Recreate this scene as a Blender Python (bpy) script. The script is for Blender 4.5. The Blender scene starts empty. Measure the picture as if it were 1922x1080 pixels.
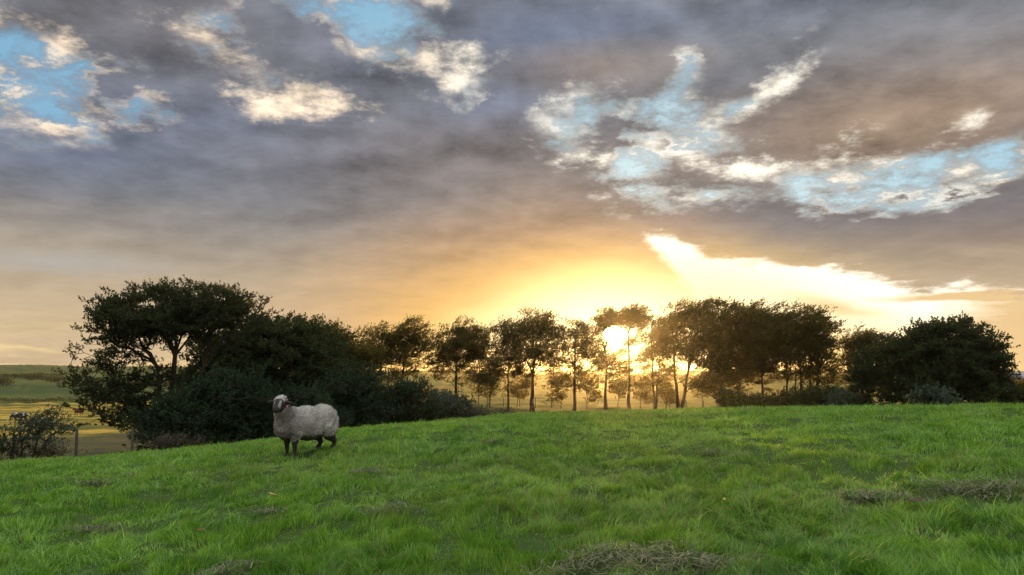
import bpy, math, random
import numpy as np
from mathutils import Vector, Matrix
R = math.radians
rng = np.random.default_rng(7)
random.seed(7)
SC = bpy.context.scene
COL = SC.collection

# ------------------------------------------------------------------ camera
F = 1400.0; W0, H0 = 1922.0, 1080.0; HOR = 700.0        # focal length in photo pixels, eye-level row
TILT = math.atan((HOR - H0 / 2) / F)
EYE = 1.6
cam_d = bpy.data.cameras.new("camera"); cam = bpy.data.objects.new("camera", cam_d); COL.objects.link(cam)
cam_d.sensor_width = 36.0; cam_d.lens = 36.0 * F / W0
cam_d.clip_start = 0.05; cam_d.clip_end = 9000
cam.location = (0, 0, EYE); cam.rotation_euler = (math.pi / 2 + TILT, 0, 0)
SC.camera = cam

def pdir(px, py):
    """photo pixel -> (azimuth rad, slope dz/horizontal)"""
    u = (px - W0 / 2) / F; v = (H0 / 2 - py) / F
    y = math.cos(TILT) - v * math.sin(TILT); z = math.sin(TILT) + v * math.cos(TILT)
    return math.atan2(u, y), z / math.hypot(u, y)

# ------------------------------------------------------------------ sun
SUN_AZ, _s = pdir(1150, 628); SUN_EL = math.atan(_s)
sun_d = bpy.data.lights.new("sun", 'SUN'); sun_d.energy = 5.0; sun_d.angle = R(0.6); sun_d.color = (1.0, 0.56, 0.16)
sun = bpy.data.objects.new("sun", sun_d); COL.objects.link(sun)
_sd = Vector((math.sin(SUN_AZ) * math.cos(SUN_EL), math.cos(SUN_AZ) * math.cos(SUN_EL), math.sin(SUN_EL)))
sun.rotation_euler = (-_sd).to_track_quat('-Z', 'Y').to_euler()

# ------------------------------------------------------------------ sky
world = bpy.data.worlds.new("World"); SC.world = world; world.use_nodes = True
NT = world.node_tree
for n in list(NT.nodes): NT.nodes.remove(n)

class X:
    """tiny expression wrapper over shader Math nodes"""
    nt = None
    def __init__(s, sock): s.k = sock
    @staticmethod
    def m(op, *a, clamp=False):
        n = X.nt.nodes.new('ShaderNodeMath'); n.operation = op; n.use_clamp = clamp
        for i, q in enumerate(a):
            if isinstance(q, X): X.nt.links.new(q.k, n.inputs[i])
            else: n.inputs[i].default_value = q
        return X(n.outputs[0])
    def __add__(s, o): return X.m('ADD', s, o)
    __radd__ = __add__
    def __sub__(s, o): return X.m('SUBTRACT', s, o)
    def __rsub__(s, o): return X.m('SUBTRACT', o, s)
    def __mul__(s, o): return X.m('MULTIPLY', s, o)
    __rmul__ = __mul__
    def __truediv__(s, o): return X.m('DIVIDE', s, o)
    def pow(s, o): return X.m('POWER', s, o)
    def clamp(s): return X.m('ADD', s, 0.0, clamp=True)

def smooth(x, a, b, lo=0.0, hi=1.0):
    n = X.nt.nodes.new('ShaderNodeMapRange'); n.interpolation_type = 'SMOOTHSTEP'
    X.nt.links.new(x.k, n.inputs['Value'])
    n.inputs['From Min'].default_value = a; n.inputs['From Max'].default_value = b
    n.inputs['To Min'].default_value = lo; n.inputs['To Max'].default_value = hi
    return X(n.outputs[0])
def cmb(x, y, z=0.0):
    n = X.nt.nodes.new('ShaderNodeCombineXYZ')
    for i, q in enumerate((x, y, z)):
        if isinstance(q, X): X.nt.links.new(q.k, n.inputs[i])
        else: n.inputs[i].default_value = q
    return X(n.outputs[0])
def sepv(v):
    n = X.nt.nodes.new('ShaderNodeSeparateXYZ'); X.nt.links.new(v.k, n.inputs[0])
    return [X(o) for o in n.outputs]
def noise(v, scale, detail=4, rough=0.5, dist=0.0, col=False, lac=2.0):
    n = X.nt.nodes.new('ShaderNodeTexNoise'); X.nt.links.new(v.k, n.inputs['Vector'])
    n.inputs['Scale'].default_value = scale; n.inputs['Detail'].default_value = detail
    n.inputs['Roughness'].default_value = rough; n.inputs['Distortion'].default_value = dist
    n.inputs['Lacunarity'].default_value = lac
    return X(n.outputs['Color' if col else 'Fac'])
def mixc(f, a, b, mode='MIX'):
    n = X.nt.nodes.new('ShaderNodeMix'); n.data_type = 'RGBA'; n.blend_type = mode
    if isinstance(f, X): X.nt.links.new(f.k, n.inputs[0])
    else: n.inputs[0].default_value = f
    for i, q in ((6, a), (7, b)):
        if isinstance(q, X): X.nt.links.new(q.k, n.inputs[i])
        else: n.inputs[i].default_value = (*q, 1.0)
    return X(n.outputs[2])
def srgb(r, g, b):
    f = lambda c: ((c / 255 + .055) / 1.055) ** 2.4 if c > 10 else c / 255 / 12.92
    return (f(r), f(g), f(b))

X.nt = NT
def pdeg(px, py):
    a, s = pdir(px, py); return math.degrees(a), math.degrees(math.atan(s))
tc = NT.nodes.new('ShaderNodeTexCoord'); D = X(tc.outputs['Generated'])
dx, dy, dz = sepv(D)
AZ = X.m('ARCTAN2', dx, dy) * (180 / math.pi)
EL = X.m('ARCSINE', dz) * (180 / math.pi)
P0 = cmb(AZ, EL)
dzp = X.m('MAXIMUM', dz, -0.02) + 0.20
Q = cmb(dx / dzp, dy / dzp)                                 # cloud layer seen in perspective
# warp the direction so that every layout boundary turns cloud-like
def vadd(a, b):
    n = NT.nodes.new('ShaderNodeVectorMath'); n.operation = 'ADD'
    NT.links.new(a.k, n.inputs[0]); NT.links.new(b.k, n.inputs[1]); return X(n.outputs[0])
def vscale(a, s):
    n = NT.nodes.new('ShaderNodeVectorMath'); n.operation = 'MULTIPLY'
    NT.links.new(a.k, n.inputs[0]); n.inputs[1].default_value = s; return X(n.outputs[0])
def vsub(a, c):
    n = NT.nodes.new('ShaderNodeVectorMath'); n.operation = 'SUBTRACT'
    NT.links.new(a.k, n.inputs[0]); n.inputs[1].default_value = c; return X(n.outputs[0])
wA = vsub(noise(Q, 2.6, 6, 0.62, col=True), (.5, .5, .5))
P = vadd(P0, vscale(wA, (8.5, 4.6, 0)))
Ps = vadd(P0, vscale(wA, (2.0, 1.4, 0)))                    # gently warped

def blob(px, py, rx, ry, rot=0.0, amt=1.0, src=None, kind='SPHERICAL'):
    a, e = pdeg(px, py); k = math.degrees(1 / F)
    mp = NT.nodes.new('ShaderNodeMapping'); mp.vector_type = 'TEXTURE'
    NT.links.new((src or P).k, mp.inputs['Vector'])
    mp.inputs['Location'].default_value = (a, e, 0); mp.inputs['Rotation'].default_value = (0, 0, R(rot))
    mp.inputs['Scale'].default_value = (rx * k, ry * k, 1)
    g = NT.nodes.new('ShaderNodeTexGradient'); g.gradient_type = kind
    NT.links.new(mp.outputs[0], g.inputs[0])
    return X(g.outputs['Fac']) * amt
def total(bl, **kw):
    t = None
    for b in bl:
        q = blob(*b, **kw); t = q if t is None else t + q
    return t

Nbig = noise(Q, 2.3, 9, 0.60)
Nfine = noise(Q, 9.0, 8, 0.70); Nmid = noise(vadd(Q, X(cmb(7.0, 3.0).k)), 4.2, 8, 0.62)
# lit relief: the same cloud noise sampled a little nearer the sun
Qs = vadd(Q, X(cmb(0.02, 0.08).k))
Nbig2 = noise(Qs, 2.3, 9, 0.60)
relief = (Nbig - Nbig2)

holes = total([
    (95, 145, 250, 105, -8, 2.1), (250, 190, 90, 50, -20, .5), (45, 262, 170, 40, -8, .5),
    (355, 60, 90, 60, 0, .45), (430, 55, 90, 80, 30, 1.0), (520, 95, 130, 60, 0, .8), (480, 175, 70, 80, 0, .8),
    (620, 10, 200, 60, 0, 1.1), (720, 55, 190, 90, 0, 1.2), (770, 110, 170, 70, 0, .6),
    (870, 180, 80, 60, 0, .8), (1000, 190, 90, 50, 0, .45), (1120, 30, 60, 40, 0, .4),
    (1060, 240, 90, 110, 0, .8), (1200, 215, 160, 75, -15, 1.35), (1290, 225, 150, 85, 0, 1.0), (1195, 330, 110, 130, 0, 1.5),
    (1330, 375, 130, 45, -5, 1.0), (1300, 290, 160, 60, -20, .8), (1290, 120, 80, 60, 20, .9), (1420, 180, 110, 35, 25, .8), (1470, 140, 60, 30, 30, .5),
    (1710, 342, 270, 62, 4, 2.4), (1540, 320, 150, 60, 0, .8), (1880, 300, 120, 40, 10, .8),
])
holes = X.m('MINIMUM', holes, 1.30)
Nmid2 = noise(vadd(Q, X(cmb(3.0, 11.0).k)), 6.5, 8, 0.62)
lumps = total([(565, 68, 140, 62, 0, 1.1), (200, 165, 70, 40, 20, .7), (1300, 320, 90, 40, 0, .5), (1240, 150, 70, 30, 0, .4), (1150, 250, 60, 60, 0, .5), (760, 150, 60, 40, 0, .4)])
thick = 0.62 - holes * 0.62 + lumps + (Nmid - 0.5) * (0.3 + holes * 1.1) + (Nmid2 - 0.5) * holes * 1.4 + (Nbig - 0.5) * (1.0 + holes.clamp() * 0.6) + (Nfine - 0.5) * (0.25 + holes.clamp() * 2.4)
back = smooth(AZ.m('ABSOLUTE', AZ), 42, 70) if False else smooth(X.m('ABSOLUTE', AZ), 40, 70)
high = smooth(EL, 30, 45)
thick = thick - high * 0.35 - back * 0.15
cloud = smooth(thick, -0.62, 0.36)

# clear sky colour (Nishita + measured sky tint by height and nearness to the sun)
sky = NT.nodes.new('ShaderNodeTexSky'); sky.sky_type = 'NISHITA'; sky.sun_disc = False
sky.sun_elevation = SUN_EL; sky.sun_rotation = SUN_AZ; sky.air_density = 1.0; sky.dust_density = 1.5; sky.ozone_density = 2.0
nish = mixc(1.0, X(sky.outputs[0]), (0.04, 0.04, 0.04), 'MULTIPLY')
sunny = blob(1290, 480, 1100, 620, 0, 1.0, src=P0)
clear = mixc(sunny, srgb(126, 174, 204), srgb(186, 226, 236))
clear = mixc(1.0, clear, nish, 'ADD')

# cloud body colour
low = smooth(EL, 1.5, 14.0)
body = mixc(low, srgb(204, 180, 144), srgb(120, 122, 128))
blu = (total([(330, 215, 420, 110, 0, .9), (90, 290, 330, 80, 0, .8), (640, 60, 260, 160, 0, .6), (1000, 70, 330, 140, 0, .9), (900, 210, 200, 60, 0, .8), (1400, 20, 500, 60, 0, .5)], src=Ps)).clamp()
body = mixc(blu, body, srgb(108, 118, 138))
brn = (total([(1750, 220, 460, 160, 0, .8), (1130, 130, 260, 60, 0, .6), (1000, 380, 480, 170, 0, .6), (1600, 250, 500, 120, 0, .5)], src=Ps)).clamp()
body = mixc(brn, body, srgb(152, 132, 115))
dk = (total([(320, 60, 330, 150, 0, .7), (1640, 400, 420, 70, -4, 1.0), (1900, 430, 260, 100, 0, .7), (880, 250, 420, 90, 0, .5), (560, 290, 500, 110, 0, .5), (620, 70, 110, 60, 0, .4)], src=Ps)).clamp()
body = mixc(dk * 0.75, body, srgb(108, 103, 108))
og = blob(1090, 660, 690, 310, -6, 1.0, src=Ps)
body = mixc(smooth(og, 0.0, 0.85), body, srgb(228, 172, 102))
ogr = blob(1900, 480, 520, 100, 0, 1.0, src=Ps)
body = mixc(smooth(ogr, 0.0, 1.0) * 0.3, body, srgb(190, 160, 125))
soft = smooth(EL, 5.0, 19.0, 0.22, 1.0)
mott = 1.12 + ((Nbig - 0.5) * -1.1 + (Nmid - 0.5) * -0.9 + (Nfine - 0.5) * 0.45 + relief * 3.2) * soft
body = mixc(1.0, body, cmb(mott, mott, mott), 'MULTIPLY')

lit_amt = total([
    (25, 80, 110, 50, 0, 1.3), (60, 190, 120, 42, -10, 1.3), (10, 20, 130, 90, 0, .6), (560, 175, 150, 75, 0, 1.2), (430, 90, 60, 60, 0, .5),
    (800, 105, 190, 60, -8, 1.0), (860, 155, 130, 50, 0, .8), (330, 20, 90, 30, 0, .5), (820, 15, 90, 40, 0, .8),
    (1490, 115, 90, 50, 30, 1.0), (1400, 205, 140, 40, 15, 1.2), (1400, 235, 60, 30, 0, .5), (1060, 240, 80, 100, -30, 1.0), (1150, 290, 110, 60, 0, .7),
    (1300, 170, 80, 50, 0, .6), (1600, 300, 300, 35, 0, 1.0), (1880, 318, 120, 30, 5, .9), (1640, 240, 70, 35, -35, .6), (310, 190, 60, 25, 0, .5),
    (1830, 230, 70, 30, 0, .3), (1380, 300, 160, 60, 0, .5),
])
litn = smooth(Nfine * 0.55 + Nmid * 0.85 + relief * 3.0, 0.56, 0.98)
edge = (1.0 - smooth(thick, 0.02, 0.42)) * smooth(thick, -0.30, 0.05)
lit_amt = X.m('MINIMUM', lit_amt, 1.0)
lit = (smooth(lit_amt * 0.55 + (Nfine - 0.5) * 2.2 + (Nmid2 - 0.5) * 2.4 + relief * 2.0, 0.16, 1.05) * smooth(lit_amt, 0.0, 0.25) + edge * litn * 0.60 + edge * 0.12).clamp()
lm = 0.98 + (Nmid2 - 0.5) * 1.1 + relief * 2.5
body = mixc(lit, body, mixc(1.0, mixc(smooth(AZ, -14, 2), (0.95, 0.77, 0.57), (1.02, 0.95, 0.80)), cmb(lm, lm, lm), 'MULTIPLY'))
veil = smooth(Nbig * 0.6 + Nmid2 * 0.6, 0.50, 0.80)
clear = mixc(veil * 0.75, clear, mixc(sunny, srgb(150, 160, 178), srgb(226, 226, 220)))
col = mixc(cloud, clear, body)

# horizontal bars of light low on the left
hb = noise(vscale(Ps, (0.06, 1.1, 1)), 1.0, 4, 0.55)
bars = smooth(hb, 0.50, 0.66) * smooth(EL, 4.5, 0.8) * smooth(AZ, -5, -22)
col = mixc(bars * 0.8, col, srgb(255, 226, 160))
pale = blob(110, 490, 260, 26, 0, 1.0, src=Ps)
col = mixc((pale * 0.9).clamp(), col, srgb(186, 180, 172))

# the bright opening right of the sun, bounded above by the cloud edge
fc = NT.nodes.new('ShaderNodeFloatCurve'); cv = fc.mapping.curves[0]
pts = [(1200, 452), (1255, 448), (1330, 478), (1420, 492), (1520, 503), (1600, 512), (1660, 530), (1720, 548), (1800, 540), (1870, 545), (2000, 560)]
A0, A1 = pdeg(1200, 500)[0], pdeg(2000, 500)[0]
while len(cv.points) > 2: cv.points.remove(cv.points[0])
xy = [((pdeg(x, y)[0] - A0) / (A1 - A0), pdeg(x, y)[1] / 20) for x, y in pts]
cv.points[0].location = xy[0]; cv.points[1].location = xy[-1]
for q in xy[1:-1]: cv.points.new(*q)
fc.mapping.update()
wfine = (noise(Q, 9.0, 6, 0.6) - 0.5)
azn = (AZ - A0) / (A1 - A0)
NT.links.new(azn.k, fc.inputs['Value'])
EB = X(fc.outputs[0]) * 20.0
azl = AZ + wfine * 2.0
opening = smooth((EB - EL) + wfine * 2.6, -0.50, 0.40) * smooth(azl + (EL - pdeg(0, 455)[1]) * 0.8, pdeg(1235, 450)[0], pdeg(1268, 450)[0])
streak = ((blob(1560, 574, 110, 20, -12, .9, src=Ps) + blob(1850, 556, 190, 9, -2, 2.0, src=Ps) + blob(1950, 630, 150, 150, 30, 1.5, src=P) + blob(1310, 585, 150, 55, -22, .7, src=Ps)).clamp())
bandn = smooth(noise(vscale(Ps, (0.10, 0.75, 1)), 1.0, 5, 0.6), 0.50, 0.72) * smooth(EL, 5.2, 3.6)
streak = (streak + bandn * 0.55).clamp()
opcol = mixc(streak, mixc(smooth(EL, 0.0, 6.0), (1.12, 0.86, 0.40), (1.5, 1.42, 1.20)), srgb(240, 204, 150))
col = mixc(opening * smooth(AZ, 40, 34), col, opcol)

# glow round the sun
g1 = blob(1150, 690, 620, 280, 4, 1.0, src=Ps)
g1b = smooth(g1, 0.0, 0.75)
col = mixc(g1b * 0.93, col, (1.08, 0.70, 0.17))
g2 = blob(1160, 690, 430, 232, 2, 1.0, src=Ps)
col = mixc(smooth(g2, 0.0, 0.7), col, (1.5, 1.32, 0.80))
hz = smooth(EL, 3.5, 0.3) * blob(1150, 700, 900, 300, 0, 1.0, src=P0)
col = mixc(hz * 0.6, col, (1.10, 0.72, 0.2))
# the sun itself
sd = NT.nodes.new('ShaderNodeVectorMath'); sd.operation = 'DOT_PRODUCT'
NT.links.new(D.k, sd.inputs[0]); sd.inputs[1].default_value = _sd
sang = X.m('ARCCOSINE', X.m('MINIMUM', X(sd.outputs['Value']), 1.0)) * (180 / math.pi)
disc = smooth(sang, 0.75, 0.4)
halo = smooth(sang, 2.4, 0.3).pow(2.0)
sunc = mixc(disc, (0, 0, 0), (40.0, 30.0, 14.0))
halc = mixc(halo, (0, 0, 0), (1.5, 1.0, 0.35))
col = mixc(1.0, mixc(1.0, col, sunc, 'ADD'), halc, 'ADD')
# sky overhead and behind, out of view, brightened as added fill for the grass
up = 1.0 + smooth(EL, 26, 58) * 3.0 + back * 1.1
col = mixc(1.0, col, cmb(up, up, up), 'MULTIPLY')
below = smooth(EL, -0.5, -3.0)
col = mixc(below, col, (0.06, 0.09, 0.03))
bg = NT.nodes.new('ShaderNodeBackground'); bg.inputs['Strength'].default_value = 1.0
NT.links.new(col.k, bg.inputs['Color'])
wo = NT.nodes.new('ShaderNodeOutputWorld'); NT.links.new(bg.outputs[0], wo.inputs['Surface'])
world.cycles.sampling_method = 'MANUAL'; world.cycles.sample_map_resolution = 1024

SC.view_settings.view_transform = 'Standard'; SC.view_settings.look = 'None'
SC.view_settings.exposure = 0.0; SC.view_settings.gamma = 1.0
SC.render.engine = 'CYCLES'
SC.cycles.max_bounces = 6; SC.cycles.diffuse_bounces = 3; SC.cycles.transmission_bounces = 4; SC.cycles.glossy_bounces = 2
SC.cycles.volume_bounces = 0; SC.cycles.transparent_max_bounces = 8
SC.cycles.use_denoising = True; SC.cycles.denoising_input_passes = 'RGB_ALBEDO_NORMAL'; SC.cycles.denoising_prefilter = 'ACCURATE'
SC.cycles.use_adaptive_sampling = True; SC.cycles.adaptive_threshold = 0.006

# ------------------------------------------------------------------ helpers: numpy noise, meshes, tags
def _h(ix, iy, seed):
    n = (ix.astype(np.int64) * 374761393 + iy.astype(np.int64) * 668265263 + seed * 1442695041) & 0xffffffff
    n = ((n ^ (n >> 13)) * 1274126177) & 0xffffffff
    return ((n ^ (n >> 16)) & 0xffff) / 65535.0
def vn(x, y, seed=0):
    x = np.asarray(x, float); y = np.asarray(y, float)
    ix = np.floor(x); iy = np.floor(y); fx = x - ix; fy = y - iy
    fx = fx * fx * fx * (fx * (fx * 6 - 15) + 10); fy = fy * fy * fy * (fy * (fy * 6 - 15) + 10)
    a = _h(ix, iy, seed); b = _h(ix + 1, iy, seed); c = _h(ix, iy + 1, seed); d = _h(ix + 1, iy + 1, seed)
    return (a + (b - a) * fx) * (1 - fy) + (c + (d - c) * fx) * fy
def fbm(x, y, seed=0, o=4, g=0.5):
    s = 0; a = 1; t = 0
    for i in range(o):
        s = s + a * vn(x * 2 ** i + i * 17.3, y * 2 ** i - i * 9.1, seed + i); t += a; a *= g
    return s / t
def sst(x, a, b):
    t = np.clip((x - a) / (b - a), 0, 1); return t * t * (3 - 2 * t)

def mesh_np(name, V, quads=None, tris=None, mat=None, parent=None, attr=None, smooth_=False, loc=None):
    me = bpy.data.meshes.new(name)
    V = np.asarray(V, np.float32); me.vertices.add(len(V)); me.vertices.foreach_set('co', V.ravel())
    idx = []; tot = []
    if quads is not None and len(quads): idx.append(np.asarray(quads, np.int32).ravel()); tot.append(np.full(len(quads), 4, np.int32))
    if tris is not None and len(tris): idx.append(np.asarray(tris, np.int32).ravel()); tot.append(np.full(len(tris), 3, np.int32))
    idx = np.concatenate(idx); tot = np.concatenate(tot)
    me.loops.add(len(idx)); me.loops.foreach_set('vertex_index', idx)
    me.polygons.add(len(tot)); st = np.zeros(len(tot), np.int32); st[1:] = np.cumsum(tot)[:-1]
    me.polygons.foreach_set('loop_start', st); me.polygons.foreach_set('loop_total', tot)
    if smooth_: me.polygons.foreach_set('use_smooth', np.ones(len(tot), bool))
    me.update(calc_edges=True)
    if attr:
        for k, v in attr.items():
            v = np.asarray(v, np.float32)
            a = me.attributes.new(k, 'FLOAT', 'POINT'); a.data.foreach_set('value', v)
    if mat: me.materials.append(mat)
    o = bpy.data.objects.new(name, me); COL.objects.link(o)
    if parent: o.parent = parent
    if loc is not None: o.location = loc
    return o
def tag(o, label=None, cat=None, group=None, kind=None):
    if label: o['label'] = label
    if cat: o['category'] = cat
    if group: o['group'] = group
    if kind: o['kind'] = kind
    return o
def empty(name, loc, label, cat, group=None):
    o = bpy.data.objects.new(name, None); COL.objects.link(o); o.location = loc; o.empty_display_size = 0.3
    return tag(o, label, cat, group)

# ------------------------------------------------------------------ materials
def new_mat(name):
    m = bpy.data.materials.new(name); m.use_nodes = True; X.nt = m.node_tree
    for n in list(m.node_tree.nodes): m.node_tree.nodes.remove(n)
    return m
def nd(t): return X.nt.nodes.new(t)
def obj_co():
    return X(nd('ShaderNodeTexCoord').outputs['Object'])
def wpos():
    return X(nd('ShaderNodeNewGeometry').outputs['Position'])
def attrf(name):
    n = nd('ShaderNodeAttribute'); n.attribute_name = name; return X(n.outputs['Fac'])
def out(sh):
    o = nd('ShaderNodeOutputMaterial'); X.nt.links.new(sh.k, o.inputs['Surface'])
def setin(n, k, v):
    if isinstance(v, X): X.nt.links.new(v.k, n.inputs[k])
    else: n.inputs[k].default_value = (*v, 1.0) if isinstance(v, tuple) and len(v) == 3 else v
def princ(color, rough=0.8, spec=0.3, bump=None, bs=0.3, bd=0.02):
    n = nd('ShaderNodeBsdfPrincipled'); setin(n, 'Base Color', color); setin(n, 'Roughness', rough); setin(n, 'Specular IOR Level', spec)
    if bump is not None:
        b = nd('ShaderNodeBump'); b.inputs['Strength'].default_value = bs; b.inputs['Distance'].default_value = bd
        X.nt.links.new(bump.k, b.inputs['Height']); X.nt.links.new(b.outputs[0], n.inputs['Normal'])
    return X(n.outputs[0])
def transl(color):
    n = nd('ShaderNodeBsdfTranslucent'); setin(n, 'Color', color); return X(n.outputs[0])
def mixs(f, a, b):
    n = nd('ShaderNodeMixShader'); setin(n, 0, f)
    X.nt.links.new(a.k, n.inputs[1]); X.nt.links.new(b.k, n.inputs[2]); return X(n.outputs[0])

def leaf_mat(name, c0, c1, ct, tr=0.35):
    m = new_mat(name)
    v = attrf('v')
    c = mixc(v, c0, c1)
    t = mixc(v, ct, tuple(q * 1.5 for q in ct))
    out(mixs(tr, princ(c, 0.7, 0.18), transl(t)))
    return m
M = {}
M['leaf_far'] = leaf_mat('beech_leaves', (.010, .018, .004), (.034, .042, .009), (.19, .15, .016), 0.42)
M['leaf_near'] = leaf_mat('alder_leaves', (.008, .022, .008), (.026, .050, .016), (.10, .11, .02), 0.28)
M['leaf_hedge'] = leaf_mat('hedge_leaves', (.008, .024, .010), (.026, .058, .024), (.04, .07, .015), 0.2)
M['leaf_gold'] = leaf_mat('understory_leaves', (.05, .05, .012), (.12, .10, .025), (.26, .18, .03), 0.45)
M['leaf_grey'] = leaf_mat('grey_shrub_leaves', (.03, .052, .035), (.075, .105, .075), (.07, .10, .04), 0.25)
M['leaf_weed'] = leaf_mat('rank_weeds', (.05, .055, .03), (.14, .12, .085), (.10, .10, .04), 0.25)

m = M['bark'] = new_mat('bark')
co = obj_co(); nb = noise(co, 6.0, 5, 0.6)
out(princ(mixc(nb, (.022, .017, .012), (.075, .058, .042)), 0.9, 0.2, nb, 0.5, 0.03))
m = M['wood'] = new_mat('weathered_wood')
co = obj_co(); nb = noise(vscale(co, (20, 20, 2.0)), 1.5, 5, 0.6) if False else noise(co, 14.0, 5, 0.6)
out(princ(mixc(nb, (.05, .042, .034), (.16, .14, .12)), 0.9, 0.2, nb, 0.4, 0.01))
m = M['wire'] = new_mat('fence_wire'); out(princ((.12, .12, .12), 0.5, 0.5))

def vscale(a, s):
    n = nd('ShaderNodeVectorMath'); n.operation = 'MULTIPLY'
    X.nt.links.new(a.k, n.inputs[0]); n.inputs[1].default_value = s; return X(n.outputs[0])

# ------------------------------------------------------------------ terrain
RC = 25.0
_cr = [(0, 872), (150, 862), (300, 850), (420, 838), (520, 826), (640, 810), (800, 797), (950, 783), (1100, 776), (1300, 771), (1500, 769), (1700, 767), (1922, 765)]
_ct = np.array([(pdir(x, y)[0], -pdir(x, y)[1]) for x, y in _cr])
_el, _er = pdir(0, 0)[0], pdir(1922, 0)[0]
_vr = np.array([0, 30, 36, 50, 80, 130, 200, 280, 400, 600, 800, 1100, 1500, 2400])
_vl = np.array([-4.3, -4.3, -3.95, -4.4, -5.4, -7.0, -8.6, -10.2, -8.0, 0.6, 5.2, 7.0, 4, 0])
_vm = np.array([-4.6, -4.4, -4.2, -4.0, -4.0, -4.3, -4.8, -5.0, -3.2, -0.8, 0.5, 1.4, 1, 0])
_az_t = np.array([-60, -24, -10, 60]); _az_w = np.array([1.0, 1.0, 0.0, 0.0])
def ground(x, y):
    """ground height (metres) at x, y"""
    x = np.asarray(x, float); y = np.asarray(y, float)
    r = np.hypot(x, y); th = np.arctan2(x, y); dg = np.degrees(th)
    tt = np.interp(th, _ct[:, 0], _ct[:, 1])
    bk = sst(np.abs(dg), 50, 120); tt = tt * (1 - bk) + 0.075 * bk
    p = 2 * EYE / RC - tt; p = p * sst(r, 0, 4) + (2 * EYE / RC - .075) * (1 - sst(r, 0, 4))
    q = -EYE / RC ** 2
    hill = p * r + q * r * r
    lump = (fbm(x * 1.1 + 3, y * 1.3, 5, 3) - .5) * 0.17 + (fbm(x * .33, y * .4, 9, 2) - .5) * 0.18 + (fbm(x * 3.3 - .7 * y, y * 3.6, 15, 2) - .5) * 0.085
    hill = hill + lump * sst(r, 1, 4) * (1 - .7 * sst(r, 15, 24))
    w = np.interp(dg, _az_t, _az_w)
    dl = (1 - sst(np.abs(dg), 55, 130))
    val = np.interp(r, _vr, _vl) * w + np.interp(r, _vr, _vm) * (1 - w)
    val = val + (fbm(x * .2, y * .2, 21, 4) - .5) * .7 * sst(r, 26, 34) * (1 + sst(r, 150, 500) * 1.5) + (fbm(x * .01, y * .01, 31, 3) - .5) * 6 * sst(r, 380, 800)
    val = val + EYE
    k = 0.35
    h = np.clip(0.5 + 0.5 * (hill - val) / k, 0, 1)
    return val * (1 - h) + hill * h + k * h * (1 - h)
def gz(x, y): return float(ground(np.array([x]), np.array([y]))[0])
def at(px, r):
    """point on the ground in the direction of photo column px, r metres out"""
    a = pdir(px, HOR)[0]; x = r * math.sin(a); y = r * math.cos(a)
    return Vector((x, y, gz(x, y)))
def hgt(px, py, r):
    """height of the photo point (px, py) if it stands r metres out"""
    return EYE + pdir(px, py)[1] * r

rr = np.concatenate([[0.0], np.geomspace(0.4, 2300, 640)])
th = np.concatenate([np.linspace(-42, 42, 760), np.linspace(42, 318, 240)[1:-1]]) * math.pi / 180
nr, nt_ = len(rr), len(th)
gx = rr[:, None] * np.sin(th)[None]; gy = rr[:, None] * np.cos(th)[None]
gzv = ground(gx, gy)
V = np.stack([gx, gy, gzv], -1).reshape(-1, 3)
i, j = np.meshgrid(np.arange(nr - 1), np.arange(nt_), indexing='ij'); j2 = (j + 1) % nt_
HZ_B = float(gzv.min()) - 1.5; HZ_T = max(float(gzv.max()) + 2, 16.0)
Qd = np.stack([i * nt_ + j, (i + 1) * nt_ + j, (i + 1) * nt_ + j2, i * nt_ + j2], -1).reshape(-1, 4)[:, ::-1]

m = M['ground'] = new_mat('pasture')
wp = wpos(); xx, yy, zz = sepv(wp)
rad = X.m('SQRT', xx * xx + yy * yy)
warp = (noise(wp, 0.03, 4, 0.6) - 0.5)
n1 = noise(wp, 1.2, 6, 0.65); n2 = noise(wp, 14.0, 4, 0.7)
near = mixc(n1, (.030, .060, .012), (.060, .105, .022))
near = mixc(n2 * 0.6, near, (.03, .042, .015))
rough = mixc(noise(wp, 0.5, 6, 0.7), (.022, .032, .012), (.075, .070, .028))
lft = smooth(X.m('ARCTAN2', xx, yy), -0.16, -0.30)
row = noise(vscale(wp, (0.012, 0.10, 0.0)), 1.0, 6, 0.65)
gold = mixc(smooth(row, 0.40, 0.60), (.075, .085, .016), (.40, .27, .04))
gold = mixc(smooth(noise(wp, 0.25, 5, 0.7), 0.45, 0.7) * 0.5, gold, (.09, .075, .02))
greenf = mixc(smooth(row, 0.4, 0.62), (.05, .06, .010), (.12, .10, .018))
field = mixc(lft, greenf, gold)
hillc = mixc(smooth(noise(vscale(wp, (.006, .02, 0)), 1.0, 5, 0.6), .4, .62), (.035, .062, .016), (.08, .10, .024))
c = mixc(smooth(rad, 27, 32), near, rough)
c = mixc(smooth(rad + warp * 30, 62, 80), c, field)
c = mixc(smooth(rad + warp * 80, 285, 300), c, hillc)
dry = smooth(noise(wp, 0.9, 3, 0.5), 0.62, 0.75)
out(princ(c, 0.95, 0.1, n2, 0.6, 0.03))
g_o = mesh_np('ground', V, Qd, mat=m, smooth_=True); tag(g_o, kind='structure')

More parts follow.
